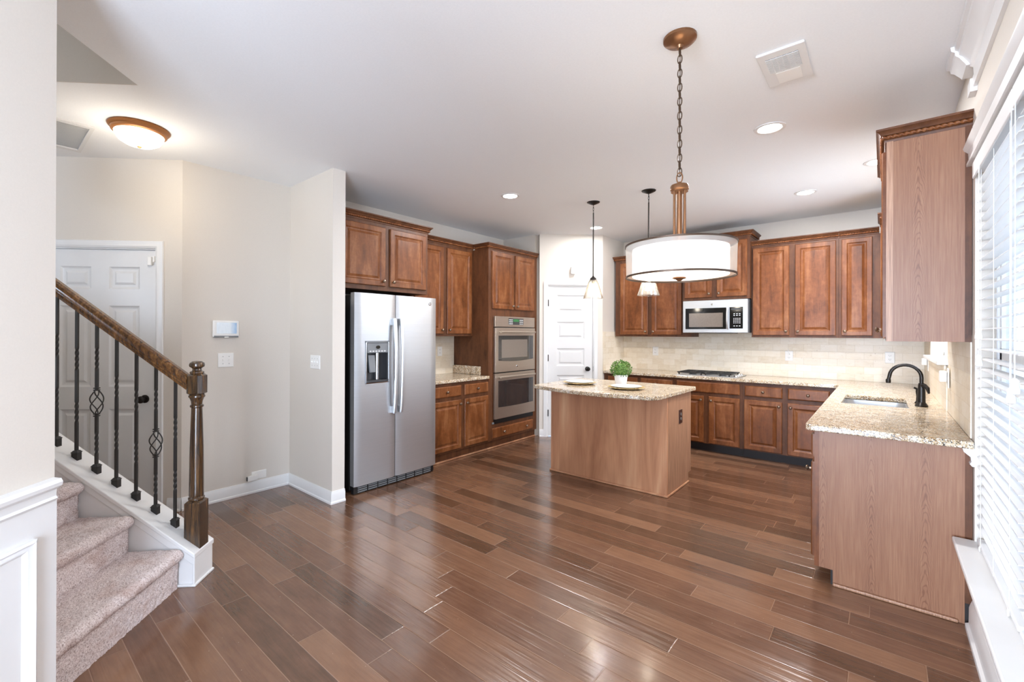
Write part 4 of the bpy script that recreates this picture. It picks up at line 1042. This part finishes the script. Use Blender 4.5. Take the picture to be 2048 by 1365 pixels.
# ------------------------------------------------------------------ stairs and railing (turned frame u, w)
RISE, RUN, U0 = 0.1905, 0.2555, -1.478
def cap_z(u): return 0.190+0.7455*(U0-u)
def stairs():
    r = root('staircase', 'carpeted stairs rising left behind the wainscot wall', 'stairs', (-1.9, 2.2, 0), True)
    # white side wall below the balusters
    mb = MB(); ue = -3.5
    mb.loft([[(u, w, z) for u, z in ((U0, 0.0), (U0, cap_z(U0)-0.02), (ue, cap_z(ue)-0.02), (ue, 0.0))] for w in (2.605, 2.77)]); mb.build('side_wall', 'trim_white', r)
    mb = MB(); mb.loft([[(u, w, z) for u, z in ((U0+0.012, cap_z(U0+0.012)-0.026), (U0+0.012, cap_z(U0+0.012)), (ue, cap_z(ue)), (ue, cap_z(ue)-0.026))] for w in (2.590, 2.785)])
    mb.build('sloped_cap', 'trim_white', r, bevel=0.004)
    mb = MB(); mb.loft([[(u, w, z) for u, z in ((U0+0.004, cap_z(U0)-0.075), (U0+0.004, cap_z(U0)-0.026), (ue, cap_z(ue)-0.026), (ue, cap_z(ue)-0.05))] for w in (2.597, 2.778)]); mb.build('cap_moulding', 'trim_white', r, bevel=0.003)
    mb = MB(); mb.box(U0-0.004, U0+0.008, 2.597, 2.778, 0.0, 0.178); mb.box(U0-0.002, U0+0.016, 2.592, 2.783, 0.0, 0.014); mb.box(U0-0.09, U0, 2.592, 2.606, 0, 0.014); mb.build('end_board', 'trim_white', r, bevel=0.004)
    # carpet
    prof = []; ns = 5
    def arcp(cu, cz, rad, a0, a1, n): return [(cu+rad*math.cos(a0+(a1-a0)*i/n), cz+rad*math.sin(a0+(a1-a0)*i/n)) for i in range(n+1)]
    pts = [(-1.556, 0.0)]
    for k in range(ns):
        uf = -1.556-k*RUN; zt = 0.208+k*RISE
        pts += [(uf+0.0, zt-0.06)]+arcp(uf+0.004, zt-0.026, 0.026, -0.9, PI/2, 8)+[(uf-RUN-0.0, zt-0.004)]
    # resample
    fine = []; step = 0.0055
    for a, b in zip(pts[:-1], pts[1:]):
        L = math.hypot(b[0]-a[0], b[1]-a[1]); n = max(1, int(L/step))
        fine += [(a[0]+(b[0]-a[0])*i/n, a[1]+(b[1]-a[1])*i/n) for i in range(n)]
    fine.append(pts[-1])
    bm = bmesh.new(); w0, w1 = 1.664, 2.604; m = int((w1-w0)/0.0055); grid = []
    for i, (u, z) in enumerate(fine):
        a = fine[max(0, i-2)]; b = fine[min(len(fine)-1, i+2)]
        t = Vector((b[0]-a[0], b[1]-a[1])).normalized(); nu, nz = t.y, -t.x
        row = []
        for j in range(m+1):
            w = w0+(w1-w0)*j/m
            p = Vector((u*170, w*170, z*170)); h = noise.noise(p)*0.0045+noise.noise(Vector((u*30, w*30, z*30)))*0.004
            h += 0.006
            ed = min(1.0, (w1-w)/0.03); h -= 0.016*(1-ed)**2
            row.append(bm.verts.new((u+nu*h, w+noise.noise(p+Vector((9, 3, 1)))*0.003*(1 if 0 < j < m else 0), max(0.001, z+nz*h))))
        grid.append(row)
    for i in range(len(grid)-1):
        for j in range(m): bm.faces.new((grid[i][j], grid[i][j+1], grid[i+1][j+1], grid[i+1][j]))
    finish(bm, 'carpet', 'carpet', r, True, 0, 2, 3.0)
    mb = MB()
    poly = [(-1.58, 0.0)]
    for k in range(ns): poly += [(-1.58-k*RUN, 0.17+k*RISE), (-1.58-(k+1)*RUN, 0.17+k*RISE)]
    poly += [(-1.58-ns*RUN, 0.0)]
    mb.loft([[(u, w, z) for u, z in poly] for w in (1.67, 2.60)]); mb.build('steps', 'cabinet_dark', r)

    R_ = root('stair_railing', 'dark wood handrail on twisted black iron balusters', 'railing', (-1.9, 2.69, 0), True)
    w = 2.69; uc = -1.513; b = 0.0425
    def sq(h, z): return [(uc-h, w-h, z), (uc+h, w-h, z), (uc+h, w+h, z), (uc-h, w+h, z)]
    mb = MB()
    zb = [cap_z(uc-b), cap_z(uc+b)]
    mb.loft([[(uc-b, w-b, zb[0]), (uc+b, w-b, zb[1]), (uc+b, w+b, zb[1]), (uc-b, w+b, zb[0])], sq(b, 0.437), sq(b-0.012, 0.449)])
    mb.lathe([(0.036, 0.447), (0.041, 0.455), (0.041, 0.462), (0.035, 0.468), (0.037, 0.475), (0.0365, 0.50), (0.034, 0.75), (0.0275, 0.96), (0.027, 0.972), (0.034, 0.978), (0.034, 0.986), (0.027, 0.992), (0.029, 1.01), (0.036, 1.028), (0.041, 1.034), (0.041, 1.042), (0.034, 1.05)], (uc, w, 0), 24)
    oc = lambda h, c, z: [(uc-h, w-h+c, z), (uc-h+c, w-h, z), (uc+h-c, w-h, z), (uc+h, w-h+c, z), (uc+h, w+h-c, z), (uc+h-c, w+h, z), (uc-h+c, w+h, z), (uc-h, w+h-c, z)]
    mb.loft([oc(b-0.014, 0.012, 1.045), oc(b, 0.016, 1.056), oc(b, 0.016, 1.156), oc(b-0.014, 0.012, 1.168)])
    mb.lathe([(0.034, 1.166), (0.036, 1.172), (0.034, 1.178), (0.024, 1.184), (0.022, 1.193), (0.027, 1.199), (0.037, 1.206), (0.039, 1.216), (0.036, 1.227), (0.024, 1.236), (0.0, 1.2395)], (uc, w, 0), 24)
    mb.build('newel_post', 'newel_wood', R_, smooth=True, ang=0.5)
    # handrail
    hp = [(-0.022, 0.0), (0.022, 0.0), (0.022, 0.012), (0.027, 0.02), (0.024, 0.03), (0.031, 0.042), (0.033, 0.058), (0.026, 0.076), (0.012, 0.086), (-0.012, 0.086), (-0.026, 0.076), (-0.033, 0.058), (-0.031, 0.042), (-0.024, 0.03), (-0.027, 0.02), (-0.022, 0.012)]
    rz = lambda u: 1.073+0.757*(-1.556-u)
    mb = MB(); mb.loft([[(u, w+a, rz(u)+z) for a, z in hp] for u in (-1.553, -3.3)]); mb.build('handrail', 'rail_wood', R_, smooth=True, ang=0.5)
    # balusters
    for k in range(9):
        u = -1.629-0.1052*k; zc = cap_z(u)+0.008; zt = rz(u)+0.004; basket = (k % 3 == 1)
        zones = []
        if basket: zones = [(zc+0.09, zc+0.215), (zc+0.57, zc+0.695)]; bk = (zc+0.31, zc+0.455)
        else: zones = [(zc+0.19, zc+0.315), (zc+0.485, zc+0.615)]
        mb = MB(); h = 0.0065
        segs = [(zc+0.02, bk[0])] + [(bk[1], zt)] if basket else [(zc+0.02, zt)]
        for s0, s1 in segs:
            loops = []; z = s0; th = 0.0; prev = z
            while True:
                for a, c in zones:
                    lo, hi = max(a, prev), min(c, z)
                    if hi > lo: th += (hi-lo)/(c-a)*2*PI
                loops.append([(u+h*R2*math.cos(th+PI/4+i*PI/2), w+h*R2*math.sin(th+PI/4+i*PI/2), z) for i in range(4)])
                if z >= s1-1e-6: break
                prev = z; z = min(s1, z+0.006)
            mb.loft(loops)
        bl = mb.build('baluster', 'iron_black', R_)
        bl['label'] = 'twisted iron baluster with a basket' if basket else 'twisted iron baluster'
        if basket:
            mb = MB()
            for z in bk: mb.box(u-0.011, u+0.011, w-0.011, w+0.011, z-0.007, z-0.001); mb.box(u-0.011, u+0.011, w-0.011, w+0.011, z+0.004, z+0.010)
            for q in range(4):
                P = []
                for i in range(15):
                    t = i/14; rad = 0.005+0.027*math.sin(PI*t)**0.8; a = q*PI/2+PI*1.0*t
                    P.append((u+rad*math.cos(a), w+rad*math.sin(a), bk[0]+(bk[1]-bk[0])*t))
                mb.tube(P, 0.0032, 6)
            mb.build('basket', 'iron_black', bl, smooth=True)
        mb = MB(); g = 0.0155
        bz = [cap_z(u-g), cap_z(u+g)]
        mb.loft([[(u-g, w-g, bz[0]), (u+g, w-g, bz[1]), (u+g, w+g, bz[1]), (u-g, w+g, bz[0])], [(u-g, w-g, zc+0.022), (u+g, w-g, zc+0.022), (u+g, w+g, zc+0.022), (u-g, w+g, zc+0.022)],
                 [(u-g-0.003, w-g-0.003, zc+0.025), (u+g+0.003, w-g-0.003, zc+0.025), (u+g+0.003, w+g+0.003, zc+0.025), (u-g-0.003, w+g+0.003, zc+0.025)],
                 [(u-0.010, w-0.010, zc+0.036), (u+0.010, w-0.010, zc+0.036), (u+0.010, w+0.010, zc+0.036), (u-0.010, w+0.010, zc+0.036)]])
        mb.build('shoe', 'iron_black', bl)
stairs()

# ------------------------------------------------------------------ lamps and ceiling fittings
def point(name, loc, power, rad, col, parent):
    l = bpy.data.lights.new(name, 'POINT'); l.energy = power; l.shadow_soft_size = rad; l.color = col
    o = bpy.data.objects.new(name, l); COL.objects.link(o)
    p = parent
    while p.parent is not None: p = p.parent
    o.parent = parent; o.location = Vector(loc)-origin(p); return o
WARM = (1.0, 0.90, 0.76)
def drum_pendant():
    x, y = -0.707, 2.10
    r = root('drum_pendant', 'large bronze chandelier with a white drum shade on a chain', 'pendant lamp', (x, y, H))
    mb = MB(); mb.lathe([(0.0, H), (0.072, H), (0.072, H-0.012), (0.062, H-0.022), (0.035, H-0.032), (0.016, H-0.038), (0.012, H-0.05), (0.0, H-0.052)], (x, y, 0), 28); mb.build('canopy', 'lamp_bronze', r, smooth=True)
    mb = MB(); z = H-0.05; n = 0; zend = 2.125; pitch = 0.032
    cnt = int((z-zend)/pitch); pitch = (z-zend)/cnt
    for i in range(cnt):
        zc = z-pitch*(i+0.5); P = []; hl = pitch*0.5+0.0045
        for t in range(14):
            a = 2*PI*t/14; q = 0.0095*math.cos(a); zz = hl*math.sin(a)
            P.append((x+q, y, zc+zz) if i % 2 else (x, y+q, zc+zz))
        mb.tube(P, 0.0026, 5, closed=True)
    P = [(x, y+0.004*math.sin(9*t), z+(zend-z)*t) for t in [i/60 for i in range(61)]]
    mb.tube(P, 0.0018, 5); mb.build('chain', 'chain_bronze', r, smooth=True)
    mb = MB(); mb.tube([(x+0.013*math.cos(a), y, 2.115+0.024*math.sin(a)) for a in [2*PI*i/20 for i in range(20)]], 0.003, 6, closed=True); mb.build('ring', 'lamp_bronze', r, smooth=True)
    mb = MB(); mb.lathe([(0.0, 2.098), (0.008, 2.096), (0.012, 2.088), (0.036, 2.082), (0.040, 2.076), (0.040, 2.060), (0.036, 2.055), (0.037, 2.050), (0.0, 2.050)], (x, y, 0), 28); mb.build('hub', 'lamp_bronze', r, smooth=True)
    for k in range(4):
        a = PI/4+k*PI/2+0.35; mb = MB(); mb.tube([(x+0.031*math.cos(a), y+0.031*math.sin(a), 2.052), (x+0.031*math.cos(a), y+0.031*math.sin(a), 1.70)], 0.0052, 10); mb.build('rod', 'lamp_bronze', r, smooth=True)
    mb = MB(); mb.tube([(x, y, 2.052), (x, y, 1.655)], 0.012, 12); mb.build('stem', 'lamp_bronze', r, smooth=True)
    R0, zt, zb = 0.236, 1.806, 1.664
    mb = MB(); mb.loft([[(x+rr*math.cos(2*PI*i/64), y+rr*math.sin(2*PI*i/64), z) for i in range(64)] for rr, z in ((R0, zt), (R0-0.003, zb))], False, False); S = mb.build('sheer_shade', 'shade_sheer', r, smooth=True)
    for z, rr in ((zt, R0), (zb, R0-0.003)):
        mb = MB(); mb.loft([[(x+q*math.cos(2*PI*i/64), y+q*math.sin(2*PI*i/64), zz) for i in range(64)] for q, zz in ((rr-0.0015, z-0.004), (rr+0.003, z-0.004), (rr+0.003, z+0.004), (rr-0.0015, z+0.004))], False, False, ring=True); mb.build('rim', 'rim_bronze', S, smooth=True)
    Ri = 0.206
    mb = MB(); mb.loft([[(x+rr*math.cos(2*PI*i/64), y+rr*math.sin(2*PI*i/64), z) for i in range(64)] for rr, z in ((Ri, zt-0.016), (Ri, zb+0.002))], False, False); mb.build('inner_shade', 'shade_fabric', r, smooth=True)
    mb = MB(); mb.lathe([(Ri, zb+0.003), (Ri*0.8, zb-0.001), (Ri*0.4, zb-0.003), (0.0, zb-0.003)], (x, y, 0), 64, cap=False); mb.build('diffuser', 'frosted_glass', r, smooth=True)
    mb = MB(); mb.lathe([(0.0, zb-0.003), (0.028, zb-0.004), (0.03, zb-0.009), (0.016, zb-0.013), (0.009, zb-0.02), (0.0, zb-0.022)], (x, y, 0), 20); mb.build('finial', 'lamp_bronze', r, smooth=True)
    for k in range(3):
        a = k*2*PI/3; mb = MB(); cx, cy = x+0.1*math.cos(a), y+0.1*math.sin(a)
        mb.lathe([(0.0, 1.70), (0.022, 1.712), (0.028, 1.735), (0.02, 1.765), (0.013, 1.785), (0.0, 1.787)], (cx, cy, 0), 14); mb.build('bulb', 'bulb_soft', r, smooth=True)
    point('lamp_glow', (x, y, 1.78), 0.8, 0.12, WARM, r)
plain('chain_bronze', C('#5d4a3a'), 0.4, 0.6)
plain('rim_bronze', C('#4f3d2f'), 0.4, 0.5)
m = N('bulb_soft'); m.base((1, 0.95, 0.85)); m.p(em=2.0, emc=(1.0, 0.88, 0.68))
drum_pendant()

def mini_pendants():
    for k, (x, y, lab) in enumerate(((-2.266, 4.154, 'clear glass mini pendant hanging in front of the pantry door'), (-1.683, 4.154, 'clear glass mini pendant half hidden behind the drum lamp'))):
        r = root('mini_pendant', lab, 'pendant lamp', (x, y, H), group=None)
        mb = MB(); mb.lathe([(0.0, H), (0.066, H), (0.064, H-0.006), (0.03, H-0.022), (0.008, H-0.03), (0.0, H-0.032)], (x, y, 0), 24); mb.build('canopy', 'bronze_dark', r, smooth=True)
        mb = MB()
        for i in range(3):
            zc = H-0.045-i*0.026; mb.tube([(x+(0.006*math.cos(a) if i % 2 else 0), y+(0 if i % 2 else 0.006*math.cos(a)), zc+0.018*math.sin(a)) for a in [2*PI*t/12 for t in range(12)]], 0.002, 5, closed=True)
        mb.build('chain_link', 'bronze_dark', r, smooth=True)
        mb = MB(); mb.tube([(x, y, H-0.112), (x, y, 1.985)], 0.0062, 10); mb.build('rod', 'bronze_dark', r, smooth=True)
        mb = MB(); mb.lathe([(0.0, 1.998), (0.008, 1.996), (0.014, 1.985), (0.03, 1.974), (0.033, 1.962), (0.031, 1.952), (0.018, 1.950), (0.018, 1.915), (0.0, 1.913)], (x, y, 0), 20); mb.build('socket_cap', 'bronze_dark', r, smooth=True)
        pr = [(0.036, 1.955), (0.044, 1.945), (0.062, 1.895), (0.085, 1.82), (0.102, 1.765)]
        mb = MB(); mb.loft([[(x+q*math.cos(2*PI*i/40), y+q*math.sin(2*PI*i/40), z) for i in range(40)] for q, z in pr+[(q-0.003, z) for q, z in reversed(pr)]], False, False); mb.build('glass_shade', 'clear_glass', r, smooth=True)
        mb = MB(); mb.lathe([(0.0, 1.833), (0.014, 1.838), (0.024, 1.855), (0.026, 1.868), (0.02, 1.89), (0.013, 1.913), (0.0, 1.915)], (x, y, 0), 16); mb.build('bulb', 'bulb', r, smooth=True)
        point('bulb_glow', (x, y, 1.80), 1, 0.03, WARM, r)
mini_pendants()

def ceiling_fittings():
    r = root('flush_light', 'lit frosted dome ceiling light with copper rim in the hall', 'ceiling light', (-3.753, 0.715, H))
    x, y = -3.753, 0.715
    mb = MB(); mb.lathe([(0.165, H), (0.168, H-0.006), (0.160, H-0.016), (0.152, H-0.022), (0.150, H-0.034), (0.138, H-0.042), (0.132, H-0.042), (0.132, H)], (x, y, 0), 48); mb.build('rim', 'copper_rim', r, smooth=True)
    mb = MB(); mb.lathe([(0.136, H-0.036), (0.130, H-0.06), (0.112, H-0.088), (0.08, H-0.108), (0.04, H-0.118), (0.0, H-0.121)], (x, y, 0), 48, cap=False); mb.build('glass_bowl', 'flush_glass', r, smooth=True)
    mb = MB(); mb.lathe([(0.0, H-0.12), (0.012, H-0.121), (0.013, H-0.126), (0.007, H-0.131), (0.0, H-0.133)], (x, y, 0), 14); mb.build('finial', 'copper_rim', r, smooth=True)
    point('lamp_glow', (x, y, H-0.34), 3.0, 0.12, WARM, r)
    labs = ['recessed ceiling light nearest the square vent', 'recessed ceiling light above the right wall cabinets', 'recessed ceiling light in front of the oven tower', 'recessed ceiling light behind the left mini pendant', 'recessed ceiling light peeking past the right cabinet crown']
    for (x, y), lab in zip(((-0.566, 3.40), (-0.562, 5.16), (-2.785, 3.435), (-2.78, 5.17), (-0.03, 4.60)), labs):
        r = root('recessed_light', lab, 'ceiling light', (x, y, H))
        mb = MB(); mb.lathe([(0.066, H+0.0), (0.092, H-0.0005), (0.090, H-0.005), (0.072, H-0.007), (0.066, H-0.003)], (x, y, 0), 36, cap=False); mb.build('trim_ring', 'trim_white', r, smooth=True)
        mb = MB(); mb.lathe([(0.0, H-0.002), (0.07, H-0.002), (0.07, H-0.004), (0.0, H-0.0042)], (x, y, 0), 36); mb.build('lens', 'lamp_lens', r, smooth=True)
        l = area_light('downlight', Vector((x, y, H-0.012))-origin(r), (0, 0, 0), 0.12, 0.12, 5.5 if 'mini pendant' in lab else 11, (0.98, 0.98, 1.0), shape='DISK'); l.parent = r
    # square return vent
    x0, x1, y0, y1 = -0.473, -0.275, 2.475, 2.825
    r = root('ceiling_vent', 'white ceiling vent with a half-open grille near the window', 'vent', ((x0+x1)/2, (y0+y1)/2, H))
    mb = MB(); mb.box(x0, x1, y0, y1, H-0.012, H); mb.build('cover', 'trim_white', r, bevel=0.004)
    a0, a1, b0, b1 = -0.442, -0.306, 2.53, 2.675
    mb = MB(); mb.box(a0, a1, b0, b1, H-0.0128, H-0.0115); mb.build('grille_shade', 'black_plastic', r)  # flat black sheet standing in for the shade inside the vent
    mb = MB(); n = 14
    for k in range(n):
        yy = b0+(b1-b0)*(k+0.5)/n; mb.box(a0, a1, yy-0.0028, yy+0.0022, H-0.0155, H-0.0122)
    for k in range(1, 6):
        xx = a0+(a1-a0)*k/6; mb.box(xx-0.0012, xx+0.0012, b0, b1, H-0.016, H-0.0125)
    mb.build('grille', 'trim_white', r)
    mb = MB(); mb.box(a0+0.02, a1-0.01, b1+0.012, y1-0.02, H-0.0145, H-0.0115); mb.build('lens_panel', 'white_plastic', r, bevel=0.002)
    # long supply register in the hall
    x0, x1, y0, y1 = -4.58, -3.955, -0.13, 0.52
    r = root('ceiling_register', 'long white louvred register on the hall ceiling', 'vent', ((x0+x1)/2, (y0+y1)/2, H))
    mb = MB(); mb.box(x0, x1, y0, y0+0.022, H-0.009, H-0.0005); mb.box(x0, x1, y1-0.022, y1, H-0.009, H-0.0005); mb.box(x0, x0+0.05, y0+0.022, y1-0.022, H-0.009, H-0.0005); mb.box(x1-0.05, x1, y0+0.022, y1-0.022, H-0.009, H-0.0005); mb.build('frame', 'trim_white', r)
    mb = MB(); n = 21
    for k in range(n):
        xx = x0+0.06+(x1-x0-0.12)*k/(n-1); mb.loft([[(xx-0.010, yy, H-0.001), (xx+0.011, yy, H-0.007), (xx+0.012, yy, H-0.006), (xx-0.009, yy, H-0.0)] for yy in (y0+0.015, y1-0.015)])
    mb.build('louvres', 'trim_white', r)
def smoke_detector():
    x, y = -2.405, 0.222
    r = root('smoke_detector', 'white smoke detector on the ceiling beside the stairwell opening', 'smoke detector', (x, y, H))
    mb = MB(); mb.lathe([(0.065, H), (0.065, H-0.012), (0.055, H-0.03), (0.03, H-0.036), (0.0, H-0.036)], (x, y, 0), 28); mb.build('housing', 'white_plastic', r, smooth=True)
smoke_detector()
m = N('flush_glass'); m.base((0.97, 0.94, 0.88)); m.p(rough=0.4, em=1.9, emc=(1.0, 0.90, 0.74))
ceiling_fittings()

# ------------------------------------------------------------------ wall devices
def plate(name, F, s, z, w, h, label, cat, kind, d=0.0):
    c = F(s, d, z); r = root(name, label, cat, c)
    mb = MB(F); mb.rings(s-w/2, s+w/2, z-h/2, z+h/2, [(0, d), (0, d+0.003), (0.004, d+0.006)]); P = mb.build('plate', 'white_plastic', r)
    if kind == 'outlet':
        for dz in (-0.02, 0.02):
            mb = MB(F); mb.box(s-0.014, s+0.014, d+0.006, d+0.0075, z+dz-0.013, z+dz+0.013); S = mb.build('socket', 'white_plastic', r, bevel=0.001)
            mb = MB(F); mb.box(s-0.008, s-0.0055, d+0.0072, d+0.008, z+dz-0.003, z+dz+0.007); mb.box(s+0.0055, s+0.008, d+0.0072, d+0.008, z+dz-0.003, z+dz+0.007); mb.box(s-0.002, s+0.002, d+0.0072, d+0.008, z+dz-0.010, z+dz-0.006); mb.build('slots', 'slot_grey', S)
    elif kind.startswith('switch'):
        n = int(kind[-1]); sp = 0.046
        for i in range(n):
            ss = s+(i-(n-1)/2)*sp
            mb = MB(F); mb.box(ss-0.005, ss+0.005, d+0.005, d+0.0075, z-0.012, z+0.012); S = mb.build('toggle', 'white_plastic', r)
            mb = MB(F); mb.box(ss-0.0035, ss+0.0035, d+0.007, d+0.016, z-0.002, z+0.008); mb.build('lever', 'white_plastic', S)
            mb = MB(F)
            for dz in (-0.03, 0.03): mb.lathe([(0.003, 0), (0.003, 0.0012), (0, 0.0015)], (ss, d+0.006, z+dz), 8, ax=lambda a, b, h: (a, h, b))
            mb.build('screws', 'slot_grey', r)
    return r
def devices():
    plate('light_switch', fL, 1.38, 1.17, 0.118, 0.118, 'white double toggle switch under the alarm panel', 'light switch', 'switch2')
    fP = lambda s, d, z: (s, CY0-d, z)
    plate('light_switch', fP, -3.705, 1.15, 0.165, 0.117, 'white triple toggle switch on the stub wall', 'light switch', 'switch3')
    plate('wall_outlet', fB, -2.44, 1.16, 0.078, 0.125, 'white outlet on the tile behind the plant', 'outlet', 'outlet', 0.012)
    r = plate('wall_outlet', fB, -0.842, 1.148, 0.08, 0.118, 'white outlet with a small plug-in on the tile under the middle cabinet', 'outlet', 'outlet', 0.012)
    mb = MB(fB); mb.box(-0.868, -0.838, 0.02, 0.045, 1.16, 1.19); mb.tube([(-0.848, 0.035, 1.19), (-0.846, 0.035, 1.225)], 0.004, 8); mb.build('plug', 'white_plastic', r, bevel=0.002)
    plate('wall_outlet', fB, 0.055, 1.16, 0.08, 0.12, 'white outlet on the tile above the faucet spout', 'outlet', 'outlet', 0.012)
    plate('wall_outlet', fL, 3.767, 1.178, 0.075, 0.118, 'white outlet on the tile just right of the refrigerator', 'outlet', 'outlet', 0.012)
    r = plate('light_switch', fR, 4.06, 1.125, 0.078, 0.125, 'white wall plate with night light beside the sink window', 'light switch', 'switch1', 0.012)
    mb = MB(fR); mb.box(4.04, 4.09, 0.02, 0.055, 1.10, 1.17); mb.build('night_light', 'white_plastic', r, bevel=0.006)
    r = plate('wall_outlet', fR, 5.75, 1.13, 0.078, 0.125, 'white outlet in the far corner by the sink window', 'outlet', 'outlet', 0.012)
    mb = MB(fR); mb.box(5.72, 5.77, 0.02, 0.06, 1.12, 1.19); mb.build('plug', 'white_plastic', r, bevel=0.006)
    # horizontal outlet with plug adapter near the hall floor
    r = root('wall_outlet', 'white sideways outlet with a plug adapter above the hall baseboard', 'outlet', (XL, 1.64, 0.15))
    mb = MB(fL); mb.rings(1.585, 1.71, 0.11, 0.182, [(0, 0), (0, 0.003), (0.004, 0.006)]); mb.build('plate', 'white_plastic', r)
    mb = MB(fL); mb.box(1.545, 1.625, 0.008, 0.034, 0.112, 0.158); mb.build('plug_adapter', 'white_plastic', r, bevel=0.004)
    mb = MB(fL); mb.box(1.540, 1.546, 0.012, 0.030, 0.118, 0.15); mb.build('port', 'dark_grey', r)
    # alarm touch panel
    r = root('alarm_panel', 'white touch-screen alarm panel on the hall wall', 'alarm panel', (XL, 1.377, 1.43))
    mb = MB(fL); mb.box(1.278, 1.476, 0.0, 0.022, 1.362, 1.502); B = mb.build('case', 'white_plastic', r, bevel=0.008)
    mb = MB(fL); mb.box(1.304, 1.455, 0.0222, 0.0232, 1.392, 1.484); mb.build('screen', 'panel_screen', r)
    mb = MB(fL); mb.box(1.284, 1.470, 0.002, 0.023, 1.360, 1.376); mb.build('speaker_bar', 'grey_plastic', r, bevel=0.003)
    mb = MB(fL); mb.box(1.362, 1.394, 0.015, 0.025, 1.358, 1.367); mb.build('home_button', 'white_plastic', r, bevel=0.002)
    # motion sensor on the angled pantry wall
    wp = (YP0-XP1)/R2
    r = root('motion_sensor', 'small white motion sensor above the pantry door', 'sensor', (1.49, wp, 2.26), True)
    mb = MB(); mb.box(1.462, 1.522, wp-0.045, wp-0.001, 2.213, 2.312); mb.build('housing', 'white_plastic', r, bevel=0.01)
    mb = MB(); mb.box(1.472, 1.512, wp-0.048, wp-0.044, 2.222, 2.262); mb.build('lens', 'button_white', r, bevel=0.002)
devices()

# ------------------------------------------------------------------ things on the island
def tabletop():
    zt = 0.8955
    x, y = -1.985, 4.21
    r = root('potted_plant', 'small round green plant in a white pot on the island', 'plant', (x, y, zt))
    mb = MB(); mb.lathe([(0.0, zt), (0.048, zt), (0.054, zt+0.005), (0.066, zt+0.094), (0.0655, zt+0.098), (0.060, zt+0.096), (0.058, zt+0.085), (0.0, zt+0.083)], (x, y, 0), 32); mb.build('pot', 'ceramic_white', r, smooth=True)
    bm = bmesh.new(); rnd = random.Random(3); c = Vector((x, y, zt+0.152))
    for i in range(1100):
        d = Vector((rnd.gauss(0, 1), rnd.gauss(0, 1), rnd.gauss(0, 1))).normalized()
        if d.z < -0.72: continue
        R = 0.098*(0.62+0.38*rnd.random()**0.5); p = c+Vector((d.x*R*1.04, d.y*R*1.04, d.z*R*0.9))
        t = (d+Vector((rnd.uniform(-1, 1), rnd.uniform(-1, 1), rnd.uniform(-1, 1)))*0.8).normalized()
        s = t.cross(Vector((rnd.uniform(-1, 1), rnd.uniform(-1, 1), rnd.uniform(-1, 1)))).normalized(); n = t.cross(s)
        L, W = rnd.uniform(0.010, 0.017), rnd.uniform(0.0045, 0.007)
        q = [bm.verts.new(p), bm.verts.new(p+t*L*0.5+s*W+n*0.001), bm.verts.new(p+t*L), bm.verts.new(p+t*L*0.5-s*W+n*0.001)]
        bm.faces.new(q)
    bmesh.ops.create_icosphere(bm, subdivisions=3, radius=0.07, matrix=Matrix.Translation(c-Vector((0, 0, 0.008))))
    finish(bm, 'foliage', 'leaf_green', r, False, 0, 2, 0.6)
    for (px_, py, a, b) in ((-2.33, 4.0, 'gold charger plate on the left side of the island', 'white plate lying on the left gold charger'), (-1.80, 3.93, 'gold charger plate in front of the plant', 'white plate lying on the charger in front of the plant')):
        mb = MB(); seg = 72; loops = []
        for q, z in ((0.0, zt+0.004), (0.10, zt+0.004), (0.115, zt+0.006), (0.165, zt+0.018), (0.167, zt+0.016), (0.118, zt+0.002), (0.10, zt+0.0), (0.0, zt)):
            loops.append([(px_+(q+ (0.004*math.cos(18*2*PI*i/seg) if q > 0.14 else 0))*math.cos(2*PI*i/seg), py+(q+(0.004*math.cos(18*2*PI*i/seg) if q > 0.14 else 0))*math.sin(2*PI*i/seg), z) for i in range(seg)])
        mb.loft(loops); tag(mb.build('charger_plate', 'gold_charger', None, smooth=True), a, 'plate')
        z = zt+0.0065
        mb = MB(); mb.lathe([(0.0, z+0.004), (0.085, z+0.004), (0.098, z+0.008), (0.137, z+0.021), (0.139, z+0.0195), (0.100, z+0.004), (0.088, z), (0.0, z)], (px_, py, 0), 56); tag(mb.build('dinner_plate', 'plate_white', None, smooth=True), b, 'plate')
tabletop()
GROUPS = {'wall_cabinet': 'wall cabinets around the kitchen', 'base_cabinet': 'base cabinets around the kitchen', 'recessed_light': 'recessed ceiling lights',
          'mini_pendant': 'mini pendants over the island', 'window_blind': 'blinds on the large window', 'charger_plate': 'charger plates on the island',
          'dinner_plate': 'dinner plates on the island', 'wall_outlet': 'wall outlets', 'light_switch': 'light switches', 'countertop': 'granite countertops'}
for o in bpy.data.objects:
    if '_org' in o: del o['_org']
    g = GROUPS.get(o.name.split('.')[0])
    if g and o.parent is None: o['group'] = g
